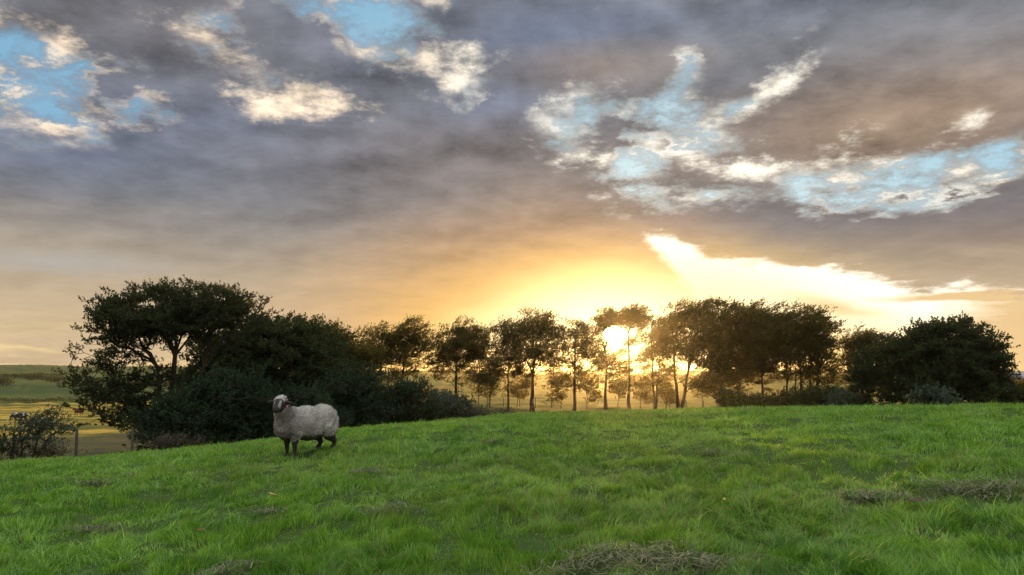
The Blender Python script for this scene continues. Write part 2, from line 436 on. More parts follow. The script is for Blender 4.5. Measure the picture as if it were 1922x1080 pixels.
# ------------------------------------------------------------------ grass blades of the near pasture
dirt = [(1150, 1062, 1.0, .42), (1290, 1070, .8, .3), (735, 960, .45, .22), (180, 1002, .55, .18), (690, 888, .55, .25), (420, 1078, .5, .16), (1840, 925, 1.1, .4), (1640, 940, .8, .22), (918, 833, .5, .3), (505, 968, .35, .12), (185, 910, .5, .2), (1335, 856, .35, .2)]
def hit(px, py):
    a, s = pdir(px, py)
    rs = np.arange(3.5, 30, 0.01); xs, ys = rs * math.sin(a), rs * math.cos(a)
    k = np.where(EYE + s * rs <= ground(xs, ys))[0]; k = k[0] if len(k) else -1
    return Vector((xs[k], ys[k], gz(xs[k], ys[k])))
dirt = [(hit(a, b), c * .8, d * .8) for a, b, c, d in dirt]
def grass(n, seed):
    g = np.random.default_rng(seed)
    r = np.exp(g.uniform(math.log(3.6), math.log(31.0), n)); a = g.uniform(-R(43), R(43), n)
    x = r * np.sin(a); y = r * np.cos(a)
    tuft = fbm(x * 4.2, y * 4.2, 41, 3, .6); patch = fbm(x * .55, y * .55, 43, 3)
    keep = np.ones(n, bool)
    bare = np.zeros(n)
    for c, ra, rb in dirt:
        dd = ((x - c.x) / ra) ** 2 + ((y - c.y) / rb) ** 2
        bare = np.maximum(bare, np.exp(-dd * 2.6) * (0.55 + .8 * fbm(x * 6, y * 6, 77, 2)))
    keep &= g.random(n) > bare * .62
    keep &= g.random(n) < 0.38 + 1.2 * sst(tuft, .33, .62)
    x, y, r, tuft, patch, bare = [q[keep] for q in (x, y, r, tuft, patch, bare)]; n = len(x)
    z = ground(x, y) - 0.01
    h = (0.026 + 0.072 * sst(tuft, .36, .68) + 0.03 * sst(patch, .45, .7)) * g.uniform(.5, 1.3, n) * np.where(g.random(n) < .03, 1.6, 1.0) * (1 - .6 * bare)
    h *= 1 + .15 * sst(r, 10, 28)
    ang = (fbm(x * .45, y * .45, 51, 3) - .5) * 7 + (fbm(x * 4.0, y * 4.0, 53, 2) - .5) * 10 + g.normal(0, .6, n)
    lean = (0.25 + 0.85 * vn(x * .9, y * .9, 55)) * g.uniform(.5, 1.5, n)
    lx, ly = np.cos(ang) * lean, np.sin(ang) * lean
    fa = g.uniform(0, math.pi, n); w = 0.0062 * (r / 6) ** .80 * g.uniform(.6, 1.4, n)
    wx, wy = np.cos(fa) * w, np.sin(fa) * w
    B = np.stack([x, y, z], -1)
    Wv = np.stack([wx, wy, np.zeros(n)], -1) * .5
    L = np.stack([lx, ly, np.zeros(n)], -1) * h[:, None]
    up = np.zeros((n, 3)); up[:, 2] = h / np.sqrt(1 + lean ** 2 * .5)
    p0a, p0b = B - Wv, B + Wv
    mid = B + L * .22 + up * .55
    p1a, p1b = mid - Wv * .8, mid + Wv * .8
    tip = B + L + up
    V = np.stack([p0a, p0b, p1b, p1a, tip], 1).reshape(-1, 3)
    b = np.arange(n)[:, None] * 5
    quads = b + np.array([[0, 1, 2, 3]]); tris = b + np.array([[3, 2, 4]])
    col = np.clip(-.45 + .75 * fbm(x * 1.1, y * 1.1, 61, 4, .65) + .95 * fbm(x * 6.5, y * 6.5, 63, 3, .7) + g.normal(0, .30, n) + .55 * (fbm(x * .45, y * 1.9, 91, 3) - .5), 0, 1)
    dryv = ((g.random(n) < .035 + .10 * sst(fbm(x * .35, y * .35, 67, 3), .52, .7) + .5 * bare)).astype(float)
    hue = np.clip(fbm(x * .3, y * .3, 71, 2) * 1.2 - .1 + g.normal(0, .1, n), 0, 1)
    rep = lambda q: np.repeat(q, 5)
    tipv = np.tile(np.array([0, 0, .6, .6, 1.0]), n)
    return V, quads, tris, dict(v=rep(col), dry=rep(dryv), hue=rep(hue), tip=tipv)
m = M['grass'] = new_mat('grass_blades')
v = attrf('v'); dr = attrf('dry'); hu = attrf('hue'); tp = attrf('tip')
c = mixc(v, (.038, .150, .016), (.34, .60, .08))
c = mixc(hu * 0.5, c, (.20, .29, .04))
c = mixc(dr, c, (.26, .22, .12))
tcx = mixc(dr, mixc(v, (.08, .28, .016), (.38, .62, .06)), (.25, .19, .08))
out(mixs(0.42, princ(c, 0.5, 0.4), transl(tcx)))
V, qd, tr_, at_ = grass(800000, 3)
go = mesh_np('grass', V, qd, tr_, m, attr=at_); tag(go, 'short green pasture grass with shaggy tufts covering the slope', 'grass', kind='stuff')
del V, qd, tr_, at_

# ------------------------------------------------------------------ trees
def frusta(P0, P1, r0, r1, n=5):
    P0, P1 = np.asarray(P0), np.asarray(P1); d = P1 - P0; L = np.linalg.norm(d, axis=1, keepdims=True) + 1e-9; d = d / L
    ref = np.where(np.abs(d[:, 2:3]) > .9, np.array([[1., 0, 0]]), np.array([[0, 0, 1.]]))
    u = np.cross(d, ref); u /= np.linalg.norm(u, axis=1, keepdims=True); w = np.cross(d, u)
    a = np.arange(n) * 2 * math.pi / n
    ring = np.cos(a)[None, :, None] * u[:, None] + np.sin(a)[None, :, None] * w[:, None]
    A = P0[:, None] - (d * np.asarray(r0)[:, None] * .3)[:, None] + ring * np.asarray(r0)[:, None, None]; B = P1[:, None] + ring * np.asarray(r1)[:, None, None]
    V = np.concatenate([A, B], 1).reshape(-1, 3)
    b = (np.arange(len(P0)) * 2 * n)[:, None, None]; k = np.arange(n); k2 = (k + 1) % n
    q = b + np.stack([k, k2, k2 + n, k + n], -1)[None]
    return V, q.reshape(-1, 4)

TREES = {}
def tree(name, label, cat, px, r, stems, blobs, natt=140, leaves=16000, ls=0.12, mat='leaf_far', wind=(.7, 0, .45), group='row', spray=0.55, trunk_r=.16, rough_=.38, depth=.8, gap=0.0, seed=1, bare_limbs=False, tipr=.012, shell=.35, twigs=1.0):
    """stems: (px at foot, px at fork, py at fork); blobs: crown masses (px, py, rx, ry[, weight]) in photo pixels, r metres away"""
    g = np.random.default_rng(seed)
    base = at(px, r); a = pdir(px, HOR)[0]
    rt = np.array([math.cos(a), -math.sin(a), 0]); fw = np.array([math.sin(a), math.cos(a), 0])
    bx = np.array(base)
    def loc(qx, qy):            # photo point at this tree's distance -> local coordinates
        s = (qx - px) / F * r
        return rt * s + np.array([0, 0, hgt(qx, qy, r) - base.z])
    pts = []; ctr = []
    wt = np.array([(b[4] if len(b) > 4 else 1.0) * b[2] * b[3] for b in blobs]); wt = wt / wt.sum()
    for b, k in zip(blobs, wt):
        c = loc(b[0], b[1]); ra = b[2] / F * r; rb = b[3] / F * r; n = max(6, int(natt * k))
        d = g.normal(size=(n, 3)); d /= np.linalg.norm(d, axis=1, keepdims=True)
        rad_ = g.uniform(shell, 1.0, n) ** .6 * (1 + rough_ * (g.random(n) - .6))
        d *= rad_[:, None]
        p = c + rt * d[:, :1] * ra + fw * d[:, 1:2] * ra * depth + np.array([0, 0, 1.]) * d[:, 2:3] * rb
        pts.append(p); ctr += [c] * n
    pts = np.concatenate(pts); ctr = np.array(ctr)
    pts[:, 2] = np.maximum(pts[:, 2], 0.12)
    if gap > 0:
        nz = fbm(pts @ rt * 1.1 + seed, pts[:, 2] * 1.6 + seed * 3.1, 7 + seed, 2)
        ok = nz > np.quantile(nz, gap); pts, ctr = pts[ok], ctr[ok]
    # skeleton
    nodes = []; par = []; fixed = []
    for fx, tx, ty in stems:
        p0 = loc(fx, 0) * np.array([1, 1, 0]); 
        gzz = gz(bx[0] + p0[0], bx[1] + p0[1]) - bx[2]; p0[2] = gzz - .15
        p1 = loc(tx, ty); p1 = p1 + fw * g.normal() * .15
        prev = -1; ns = 6
        for k in range(ns + 1):
            t = k / ns; q = p0 * (1 - t) + p1 * t; q[:2] += g.normal(0, .007 * (1 if 0 < k < ns else 0), 2) * np.linalg.norm(p1 - p0)
            nodes.append(q); par.append(prev); prev = len(nodes) - 1; fixed.append(k / ns)
    stem_tops = [k_ for k_, f in enumerate(fixed) if f == 1.0]
    for b in sorted(blobs, key=lambda q: -q[2] * q[3]):
        c = loc(b[0], b[1]); ra = b[2] / F * r; rb = b[3] / F * r
        for q_ in range(1 + (b[2] * b[3] > 900) + (b[2] * b[3] > 2200)):
            tgt = c + rt * g.uniform(-.6, .6) * ra + fw * g.uniform(-.55, .55) * ra * depth + np.array([0, 0, 1.]) * g.uniform(-.1, .6) * rb
            tgt[2] = max(tgt[2], .3)
            cand = []
            for st in stem_tops:
                for back_ in (0, 0, 1, 2) if tgt[2] > nodes[st][2] else (1, 2, 3, 4):
                    kk_ = max(0, st - back_); cand.append((np.linalg.norm(tgt - nodes[kk_]) + g.uniform(0, .5), kk_))
            st = min(cand)[1]; s0 = nodes[st]; L_ = np.linalg.norm(tgt - s0); prev = st; m_ = 6
            ctl = s0 * .5 + tgt * .5 + np.array([0, 0, L_ * (.16 if tgt[2] > s0[2] else .1)]) - (tgt - s0) * np.array([1, 1, 0]) * .12
            for k in range(1, m_ + 1):
                t = k / m_; q = s0 * (1 - t) ** 2 + ctl * 2 * t * (1 - t) + tgt * t * t + g.normal(0, .022 * L_, 3)
                nodes.append(q); par.append(prev); prev = len(nodes) - 1; fixed.append(.6)
    for st in stem_tops:
        if st not in par:
            cs = [loc(b[0], b[1]) for b in blobs]; tgt = min(cs, key=lambda c: np.linalg.norm(c - nodes[st]) + (9 if c[2] < nodes[st][2] + .2 else 0)) + g.normal(0, .2, 3)
            s0 = nodes[st]; prev = st
            for k in range(1, 6):
                t = k / 5; nodes.append(s0 * (1 - t) + tgt * t + g.normal(0, .04, 3)); par.append(prev); prev = len(nodes) - 1; fixed.append(.6)
    root = nodes[0]; N = np.zeros((len(nodes) + len(pts) * 3, 3)); N[:len(nodes)] = nodes; cnt = len(nodes)
    ok_parent = np.zeros(len(N), bool)
    for ii, f in enumerate(fixed): ok_parent[ii] = f > .45
    T = N[:cnt]
    dist0 = np.min(np.linalg.norm(pts[:, None] - T[None], axis=2), axis=1)
    tipi = []
    for ii in np.argsort(dist0):
        p = pts[ii]
        dv = N[:cnt] - p; ds = np.sqrt((dv ** 2).sum(1)) + np.maximum(N[:cnt, 2] - p[2] + .1, 0) * 1.5
        ds = np.where(ok_parent[:cnt], ds, 1e9); k = int(np.argmin(ds))
        q0 = N[k]; L = np.linalg.norm(p - q0)
        kk = k
        for t in (.33, .68, 1.0):
            q = q0 * (1 - t) + p * t
            if t < 1: q = q + np.array([0, 0, -.06 * L * math.sin(math.pi * t)]) + g.normal(0, .045 * L, 3)
            N[cnt] = q; par.append(kk); ok_parent[cnt] = True; kk = cnt; cnt += 1
        tipi.append(kk)
    N = N[:cnt]; par = np.array(par); desc = np.zeros(cnt)
    desc[tipi] = 1
    for k in range(cnt - 1, -1, -1):
        if par[k] >= 0: desc[par[k]] += desc[k]
    mx = desc.max(); rad = tipr + (trunk_r - tipr) * (desc / mx) ** .72
    for ii, f in enumerate(fixed): rad[ii] = max(rad[ii], trunk_r * (.8 if len(stems) < 2 else .6) / (1 if len(stems) < 3 else 1.3)) * (1.5 - .5 * min(1, f * 3.0)) * (1 - .5 * f) if ii < 7 * len(stems) else rad[ii]
    e = np.where(par >= 0)[0]
    tV, tQ = frusta(N[par[e]], N[e], np.minimum(rad[par[e]], rad[e] * 1.7), rad[e], 6)
    # leaves
    C = N[tipi]; outw = C - ctr[np.argsort(dist0)] if False else C - N[par[np.array(tipi)]]
    outw = outw / (np.linalg.norm(outw, axis=1, keepdims=True) + 1e-6)
    wv = rt * wind[0] + fw * wind[1] + np.array([0, 0, wind[2]])
    sd = outw * .8 + wv; sd /= np.linalg.norm(sd, axis=1, keepdims=True)
    nsp = max(2, int(leaves * 1.7 / len(C) / 14)); K = len(C) * nsp
    ci = np.repeat(np.arange(len(C)), nsp)
    sp = C[ci] + g.normal(0, 1, (K, 3)) * np.array([spray * .66] * 2 + [spray * .27])
    sdir = sd[ci] + g.normal(0, .38, (K, 3)); sdir /= np.linalg.norm(sdir, axis=1, keepdims=True)
    slen = spray * g.uniform(.5, 1.3, K) * twigs
    nl = 14
    t = g.random((K, nl)) ** .8
    lp = sp[:, None] + sdir[:, None] * (slen[:, None] * t)[..., None] + g.normal(0, 1, (K, nl, 3)) * (spray * .10)
    lp = lp.reshape(-1, 3); n = len(lp)
    lp[:, 2] = np.maximum(lp[:, 2], .03)
    ax = np.repeat(sdir, nl, 0) + g.normal(0, .75, (n, 3)); ax /= np.linalg.norm(ax, axis=1, keepdims=True)
    bx2 = np.cross(ax, g.normal(0, 1, (n, 3))); bx2 /= np.linalg.norm(bx2, axis=1, keepdims=True)
    l = ls * g.uniform(.6, 1.4, n)
    LV = np.stack([lp - ax * l[:, None] * .5, lp + bx2 * l[:, None] * .32, lp + ax * l[:, None] * .5, lp - bx2 * l[:, None] * .32], 1).reshape(-1, 3)
    LQ = np.arange(n * 4).reshape(-1, 4)
    clump = np.repeat(np.repeat(g.random(len(C)), nsp), nl)
    vv = np.clip(clump * .6 + g.normal(.2, .22, n), 0, 1)
    # twig of every spray
    sV, sQ = frusta(sp, sp + sdir * slen[:, None], np.full(K, tipr * .6), np.full(K, tipr * .3), 3)
    ci_e = C[ci]; s2V, s2Q = frusta(ci_e, sp, np.full(K, tipr * .9), np.full(K, tipr * .6), 3)
    tVa = np.concatenate([tV, sV, s2V]); tQa = np.concatenate([tQ, sQ + len(tV), s2Q + len(tV) + len(sV)])
    root_o = empty(name, base, label, cat, group)
    mesh_np('trunk' if cat == 'tree' else 'stem', tVa, tQa, mat=M['bark'], parent=root_o, smooth_=True)
    mesh_np('crown' if cat == 'tree' else 'foliage', LV, LQ, mat=M[mat], parent=root_o, attr=dict(v=np.repeat(vv, 4)))
    return root_o

ROWG = 'windswept beeches in the row along the far field edge'
BUSHG = 'bushes of the dark thicket behind the sheep'
# --- left group
tree('alder_tree', 'tall open-crowned tree with airy rounded top, farthest left of the tree line', 'tree', 322, 37,
     [(322, 326, 668), (322, 372, 690), (318, 300, 690)],
     [(292, 594, 104, 50, 2.5), (348, 574, 96, 42, 2.2), (252, 602, 60, 42, 1.7), (430, 586, 54, 32, 1.4), (345, 604, 112, 28, 1.8), (222, 660, 58, 46, .85), (262, 672, 54, 34, .30), (350, 640, 50, 26, .2), (420, 630, 30, 36, .18),
      (212, 715, 52, 38, .9), (240, 760, 62, 46, 1.2), (300, 740, 70, 50, 1.1), (395, 560, 60, 26, .8)],
     natt=1450, leaves=88000, ls=.070, mat='leaf_near', wind=(.0, 0, .35), group='trees at the left of the tree line', spray=.24, trunk_r=.19, seed=3, gap=.05, tipr=.010)
tree('broadleaf_tree', 'dark dense broad tree right of the open-crowned tree, its rounded top leaning into it', 'tree', 500, 42,
     [(500, 500, 740), (505, 540, 730), (496, 460, 730)],
     [(500, 676, 110, 74, 1.4), (440, 690, 80, 80, 1), (560, 690, 80, 85, 1), (462, 640, 60, 36, .8), (525, 628, 62, 34, .9), (500, 760, 120, 60, 1), (400, 740, 60, 70, .8)],
     natt=700, leaves=80000, ls=.11, mat='leaf_near', wind=(.45, 0, .3), group='trees at the left of the tree line', rough_=.22, spray=.40, trunk_r=.25, seed=4)
tree('broadleaf_tree', 'dark tree sloping down to the right between the dense broad tree and the row', 'tree', 610, 52,
     [(610, 612, 740), (618, 640, 725)],
     [(600, 668, 62, 52, 1.2), (650, 672, 48, 44, 1), (628, 720, 70, 50, 1), (570, 650, 40, 44, .6), (610, 630, 30, 18, .3)],
     natt=300, leaves=46000, ls=.12, mat='leaf_far', wind=(.7, 0, .25), group='trees at the left of the tree line', spray=.55, trunk_r=.2, seed=5)
# --- the row
def row(label, px, r, stems, blobs, seed, natt=130, leaves=11000, ls=.105, **k):
    blobs = [(b[0] + 2, b[1] + 2, b[2] * 1.16, b[3] * 1.25) + tuple(b[4:]) for b in blobs]; leaves = int(leaves * 1.7); natt = int(natt * 2.0)
    kw = dict(group=ROWG, wind=(1.0, 0, .30), spray=.44, trunk_r=.20, seed=seed, gap=.06, twigs=1.5, shell=.05); kw.update(k)
    return tree('beech_tree', label, 'tree', px, r, stems, blobs, natt, leaves, ls, **kw)
row('twin-topped row tree, first one right of the thicket of dense trees', 735, 72, [(722, 715, 690), (748, 758, 680)], [(718, 640, 42, 30, 1), (768, 634, 38, 32, 1), (740, 668, 60, 26, .6), (700, 665, 34, 30, .6), (745, 700, 60, 24, .4)], 11, 190, 17000)
row('dark rounded row tree with single trunk rising behind the right end of the bushes', 855, 74, [(857, 856, 678)], [(862, 640, 52, 32, 1.3), (826, 665, 36, 26, .8), (893, 662, 30, 30, .8), (855, 690, 58, 26, .5), (850, 620, 26, 14, .3)], 12, 190, 18000)
row('slim sapling in the row just right of the dark rounded tree', 905, 70, [(900, 898, 725), (918, 922, 720)], [(900, 712, 26, 22, 1), (922, 690, 22, 22, 1), (910, 735, 22, 14, .5)], 13, 60, 4200, trunk_r=.09)
row('row tree with narrow trunk left beside the tallest forked one', 953, 76, [(953, 955, 690)], [(950, 625, 32, 24, 1), (962, 655, 36, 26, 1), (945, 680, 34, 22, .7), (968, 700, 24, 20, .5)], 14, 120, 9000, trunk_r=.15)
row('forked beech with fan-shaped crown, left of the sun, thick pale-lit trunk', 1000, 78, [(998, 1000, 708)], [(1005, 612, 44, 26, 1.2), (985, 635, 36, 24, .8), (1030, 638, 26, 26, .7), (1005, 665, 48, 22, .9), (980, 690, 30, 18, .4), (1030, 690, 22, 20, .4)], 15, 200, 15500, trunk_r=.27)
row('thin tiered tree in the row between the forked beech and the sun', 1078, 76, [(1077, 1080, 640)], [(1080, 622, 30, 19, 1), (1092, 648, 34, 15, .9), (1062, 652, 28, 13, .7), (1056, 680, 32, 13, .7), (1105, 672, 28, 14, .7), (1085, 696, 34, 13, .6), (1060, 712, 26, 10, .4)], 16, 140, 9000, trunk_r=.17, spray=.42, gap=0)
row('row tree standing directly under the sun', 1137, 74, [(1136, 1138, 668)], [(1140, 600, 27, 18, 1), (1122, 622, 16, 18, .7), (1132, 680, 26, 16, .9), (1156, 686, 22, 14, .7), (1120, 655, 20, 14, .6), (1140, 712, 28, 12, .5), (1160, 660, 12, 8, .2)], 17, 110, 7500, trunk_r=.17, spray=.40, gap=0)
row('tall slender tree with bare trunk and small high crown, just right of the sun', 1180, 75, [(1180, 1181, 625)], [(1186, 592, 25, 17, 1.3), (1200, 608, 18, 13, .6), (1170, 604, 16, 12, .5), (1206, 630, 12, 7, .25), (1176, 648, 12, 7, .2), (1192, 672, 14, 9, .3), (1174, 700, 18, 10, .4), (1188, 640, 9, 7, .15)], 18, 90, 6300, trunk_r=.16, spray=.40, gap=0)
row('double-stemmed thin tree in the row, second right of the sun', 1228, 76, [(1227, 1224, 660), (1229, 1238, 668)], [(1240, 645, 24, 24, .9), (1224, 662, 22, 20, .8), (1207, 688, 20, 12, .4), (1246, 692, 20, 14, .6), (1234, 618, 20, 18, .7), (1226, 712, 26, 12, .5)], 19, 110, 7500, trunk_r=.14, spray=.42, gap=0)
row('wide forked beech with spreading fan crown, left beside the solid dark trees', 1275, 78, [(1273, 1267, 694), (1276, 1291, 698)], [(1285, 596, 52, 26, 1.3), (1318, 590, 34, 24, .8), (1250, 612, 28, 22, .6), (1275, 640, 48, 26, .8), (1300, 665, 38, 28, .6), (1262, 684, 28, 18, .3), (1310, 715, 34, 22, .4)], 20, 230, 17000, trunk_r=.24)
row('solid dark beech with low skirted crown on leaning trunk', 1358, 72, [(1362, 1352, 705)], [(1370, 620, 66, 44, 1.5), (1340, 655, 46, 44, 1.2), (1410, 640, 52, 48, 1.2), (1350, 700, 46, 34, .9), (1400, 690, 48, 30, .8), (1345, 725, 30, 14, .3), (1400, 588, 48, 18, .5)], 21, 350, 38000, ls=.13, trunk_r=.28, gap=.06, shell=.1)
row('dark row tree with straight trunk between two multi-stemmed crowns', 1431, 70, [(1431, 1430, 708)], [(1440, 618, 42, 34, 1.2), (1428, 660, 40, 30, 1), (1432, 692, 42, 16, .5)], 22, 110, 9000, trunk_r=.16, gap=0)
row('dark multi-stemmed beech with domed crown at the right end of the solid clump', 1500, 70, [(1478, 1480, 700), (1487, 1494, 706), (1502, 1503, 700), (1514, 1518, 700), (1526, 1530, 700)], [(1505, 612, 50, 34, 1.3), (1535, 650, 30, 36, .9), (1490, 655, 44, 32, .9), (1515, 690, 46, 26, .7), (1545, 700, 26, 18, .3), (1475, 700, 26, 12, .25), (1540, 735, 28, 16, .5)], 23, 240, 17500, ls=.13, trunk_r=.22, gap=.05)
row('smaller tiered row tree in the gap left of the big dome', 1606, 72, [(1607, 1610, 660)], [(1615, 640, 34, 17, 1), (1600, 666, 28, 17, .8), (1636, 660, 24, 20, .8), (1588, 686, 22, 12, .4), (1610, 715, 34, 16, .4), (1600, 745, 28, 14, .5)], 24, 140, 9500, trunk_r=.15, spray=.45)
# --- right dome
tree('broadleaf_tree', 'large dense dome-shaped tree at the right end of the tree line', 'tree', 1755, 58,
     [(1755, 1757, 740), (1762, 1790, 720), (1750, 1720, 730)],
     [(1768, 668, 88, 58, 2.0), (1700, 692, 70, 52, 1.0), (1824, 705, 42, 52, 1.1), (1835, 690, 26, 30, .4), (1760, 730, 110, 44, 1.3), (1660, 715, 40, 48, .7), (1770, 622, 60, 22, .9), (1722, 660, 46, 28, .7), (1816, 656, 44, 28, .8), (1842, 738, 32, 30, .5), (1692, 644, 26, 14, .3)],
     natt=1000, leaves=105000, ls=.12, mat='leaf_near', rough_=.16, wind=(.1, 0, .35), group='dense trees at the right', spray=.36, trunk_r=.3, seed=31, shell=.1)
# --- bushes
def bush(label, px, r, blobs, seed, mat='leaf_hedge', group=BUSHG, natt=150, leaves=16000, ls=.09, **k):
    kw = dict(spray=.40, trunk_r=.06, wind=(.1, 0, .5), shell=.1); kw.update(k)
    b0 = blobs[0]
    return tree('bush', label, 'bush', px, r, [(px - 6, px - 10, 790), (px, px, 785), (px + 6, px + 12, 790)] if r < 50 else [(px, px, 760)], blobs, natt, leaves, ls, mat, group=group, seed=seed, **kw)
bush('dark bush filling the foot of the open-crowned tree, leftmost of the thicket', 345, 34, [(350, 790, 62, 48), (300, 808, 36, 30), (395, 760, 44, 50), (370, 830, 60, 24)], 41, natt=190, leaves=21000)
bush('dark bush directly left of the sheep head, lit dimly green', 450, 35, [(450, 750, 62, 60), (430, 805, 70, 34), (490, 800, 42, 40)], 42, natt=200, leaves=23000)
bush('low rounded bush directly behind the sheep back', 575, 37, [(560, 775, 60, 46), (600, 800, 60, 30), (530, 810, 50, 24)], 43, natt=170, leaves=19000)
bush('tall greenish bush rising right of the sheep', 660, 39, [(660, 735, 56, 44), (690, 775, 58, 36), (640, 790, 50, 26)], 44, natt=190, leaves=21000)
bush('broad mid-height bush in the middle of the hedge right of the sheep', 750, 40, [(745, 755, 60, 40), (780, 780, 52, 26), (720, 785, 50, 22), (765, 735, 34, 24)], 45, natt=180, leaves=19000)
bush('lowest bush at the right tapering end of the hedge', 840, 42, [(830, 765, 48, 32), (866, 778, 34, 20), (800, 785, 50, 20)], 46, mat='leaf_grey', natt=150, leaves=15000)
bush('small scrubby bush trailing off past the hedge end under the sapling', 915, 46, [(905, 785, 36, 12), (945, 786, 30, 8)], 47, mat='leaf_weed', natt=60, leaves=5000)
LG = 'scrub along the fence at the lower left'
tree('hawthorn_bush', 'small windblown thorn bush on thin stem beside the left fence', 'bush', 68, 31, [(68, 76, 828), (70, 84, 836), (62, 56, 836)], [(78, 795, 30, 16, 1), (55, 812, 26, 12, .7), (105, 806, 22, 12, .6), (88, 780, 16, 8, .4), (72, 826, 34, 12, .5)], 80, 3000, .06, 'leaf_grey', wind=(.7, 0, .35), group=LG, spray=.26, trunk_r=.05, seed=51, tipr=.006)
tree('bramble', 'low grey-brown tangle of brambles between the thorn bush and the fence posts', 'bush', 118, 31.5, [(110, 108, 845), (124, 126, 845)], [(112, 850, 30, 8, 1), (92, 852, 24, 7, 1)], 60, 1300, .05, 'leaf_weed', wind=(0, 0, .6), group=LG, spray=.30, trunk_r=.015, seed=52, tipr=.005)
tree('bramble', 'tangled grey stems with few leaves under the open-crowned tree', 'bush', 320, 32.5, [(316, 312, 838), (326, 332, 838)], [(322, 836, 28, 12, 1), (350, 836, 28, 10, .8)], 60, 2200, .05, 'leaf_weed', wind=(0, 0, .6), group=LG, spray=.32, trunk_r=.02, seed=53, tipr=.006)
tree('bramble', 'dim olive undergrowth bush at the very left edge', 'bush', 5, 31, [(0, 0, 840), (10, 12, 840)], [(4, 840, 26, 14, 1), (30, 850, 18, 7, .5)], 50, 2000, .06, 'leaf_hedge', wind=(0, 0, .5), group=LG, spray=.26, trunk_r=.02, seed=54, tipr=.006)
UG = 'golden saplings and shrubs under the row'
def und(label, px, r, blobs, seed, mat='leaf_gold', leaves=3800, natt=60, **k):
    return tree('shrub', label, 'bush', px, r, [(px, px + 2, 745)], blobs, natt, leaves, .13, mat, group=UG, seed=seed, spray=.42, trunk_r=.05, wind=(.6, 0, .3), tipr=.008, shell=.1, **k)
und('golden brown shrub between the forked beech and the thin tiered tree', 1052, 84, [(1050, 722, 26, 18), (1042, 745, 18, 12)], 61)
und('golden brown shrub low between the tiered tree and the tree under the sun', 1100, 84, [(1100, 724, 26, 18), (1112, 746, 18, 10)], 62)
und('brown shrub between the two trunks nearest the sun', 1158, 86, [(1158, 735, 22, 14), (1168, 722, 16, 10)], 63)
und('golden brown shrub right of the slender bare trunk', 1200, 84, [(1203, 728, 24, 18), (1210, 748, 22, 10)], 64)
und('golden shrub below the wide forked beech, left side', 1248, 84, [(1248, 735, 20, 16), (1256, 752, 16, 8)], 65)
und('golden shrub at the foot of the solid dark beech, left side', 1315, 80, [(1315, 722, 30, 14), (1330, 735, 24, 10)], 66)
und('low brown bush behind the forked beech trunk on the left', 970, 88, [(968, 735, 24, 16), (985, 722, 16, 10)], 67)
und('grey-green bush on the crest under the gap left of the big dome', 1585, 60, [(1586, 756, 24, 16), (1600, 764, 26, 8)], 68, mat='leaf_grey', leaves=7000, natt=80)
und('dark bush filling the foot of the small tiered tree', 1570, 66, [(1556, 750, 36, 18), (1535, 758, 30, 12)], 69, mat='leaf_near', leaves=8000, natt=90)
und('teal-tinted bush low in front of the big dome', 1742, 52, [(1742, 752, 24, 16), (1760, 762, 28, 10)], 70, mat='leaf_grey', leaves=7000, natt=80)
und('green bush at the right edge of the picture beyond the big dome', 1905, 62, [(1910, 740, 34, 26), (1885, 752, 24, 18), (1935, 745, 30, 26)], 71, mat='leaf_far', leaves=12000, natt=120)
und('wide dark thicket at the foot of the multi-stemmed beech', 1480, 66, [(1480, 756, 60, 20), (1440, 760, 44, 12), (1525, 752, 44, 22)], 73, mat='leaf_near', leaves=15000, natt=140)
und('dark low thicket at the foot of the solid dark beech, right side', 1395, 68, [(1395, 760, 44, 14), (1370, 752, 26, 18)], 74, mat='leaf_near', leaves=9000, natt=90)
und('dim shrub on the shaded bank under the straight-trunked dark tree', 1440, 66, [(1440, 762, 60, 8), (1400, 760, 34, 8)], 72, mat='leaf_near', leaves=6000, natt=80)

# ------------------------------------------------------------------ animals (one continuous skin each)
import bmesh
class Lump:
    def __init__(s): s.V = []; s.Q = []; s.n = 0
    def add(s, V, Q): s.V.append(V); s.Q.append(Q + s.n); s.n += len(V)
_bs = bmesh.new(); bmesh.ops.create_icosphere(_bs, subdivisions=2, radius=1.0)
_SV = np.array([v.co[:] for v in _bs.verts]); _SF = np.array([[v.index for v in f.verts] for f in _bs.faces]); _bs.free()
def ell(bm, c, r, rot=None, seg=20):
    bm.add(_SV * np.array(r) + np.array(c), _SF)
def cap(bm, a, b, ra, rb, n=7, fl=1.0):
    a, b = Vector(a), Vector(b)
    for k in range(n + 1):
        t = k / n; r = ra + (rb - ra) * t; ell(bm, a.lerp(b, t), (r, r * fl, r), seg=14)
def chain(bm, pts):
    for (a, ra), (b, rb) in zip(pts[:-1], pts[1:]):
        cap(bm, a, b, ra, rb, max(4, int((Vector(b) - Vector(a)).length / (min(ra, rb) * .45))))
def skin(bm, voxel, smooth_it=6):
    o = mesh_np('tmp', np.concatenate(bm.V), None, np.concatenate(bm.Q)); me = o.data
    md = o.modifiers.new('r', 'REMESH'); md.mode = 'VOXEL'; md.voxel_size = voxel
    ms = o.modifiers.new('s', 'SMOOTH'); ms.factor = .5; ms.iterations = smooth_it
    bpy.context.view_layer.update()
    dg = bpy.context.evaluated_depsgraph_get(); ev = o.evaluated_get(dg); m2 = bpy.data.meshes.new_from_object(ev)
    n = len(m2.vertices); V = np.zeros(n * 3); m2.vertices.foreach_get('co', V); V = V.reshape(-1, 3)
    Nn = np.zeros(n * 3); m2.vertices.foreach_get('normal', Nn); Nn = Nn.reshape(-1, 3)
    Q = np.array([list(p.vertices) for p in m2.polygons if len(p.vertices) == 4])
    bpy.data.objects.remove(o); bpy.data.meshes.remove(m2)
    return V, Nn, Q
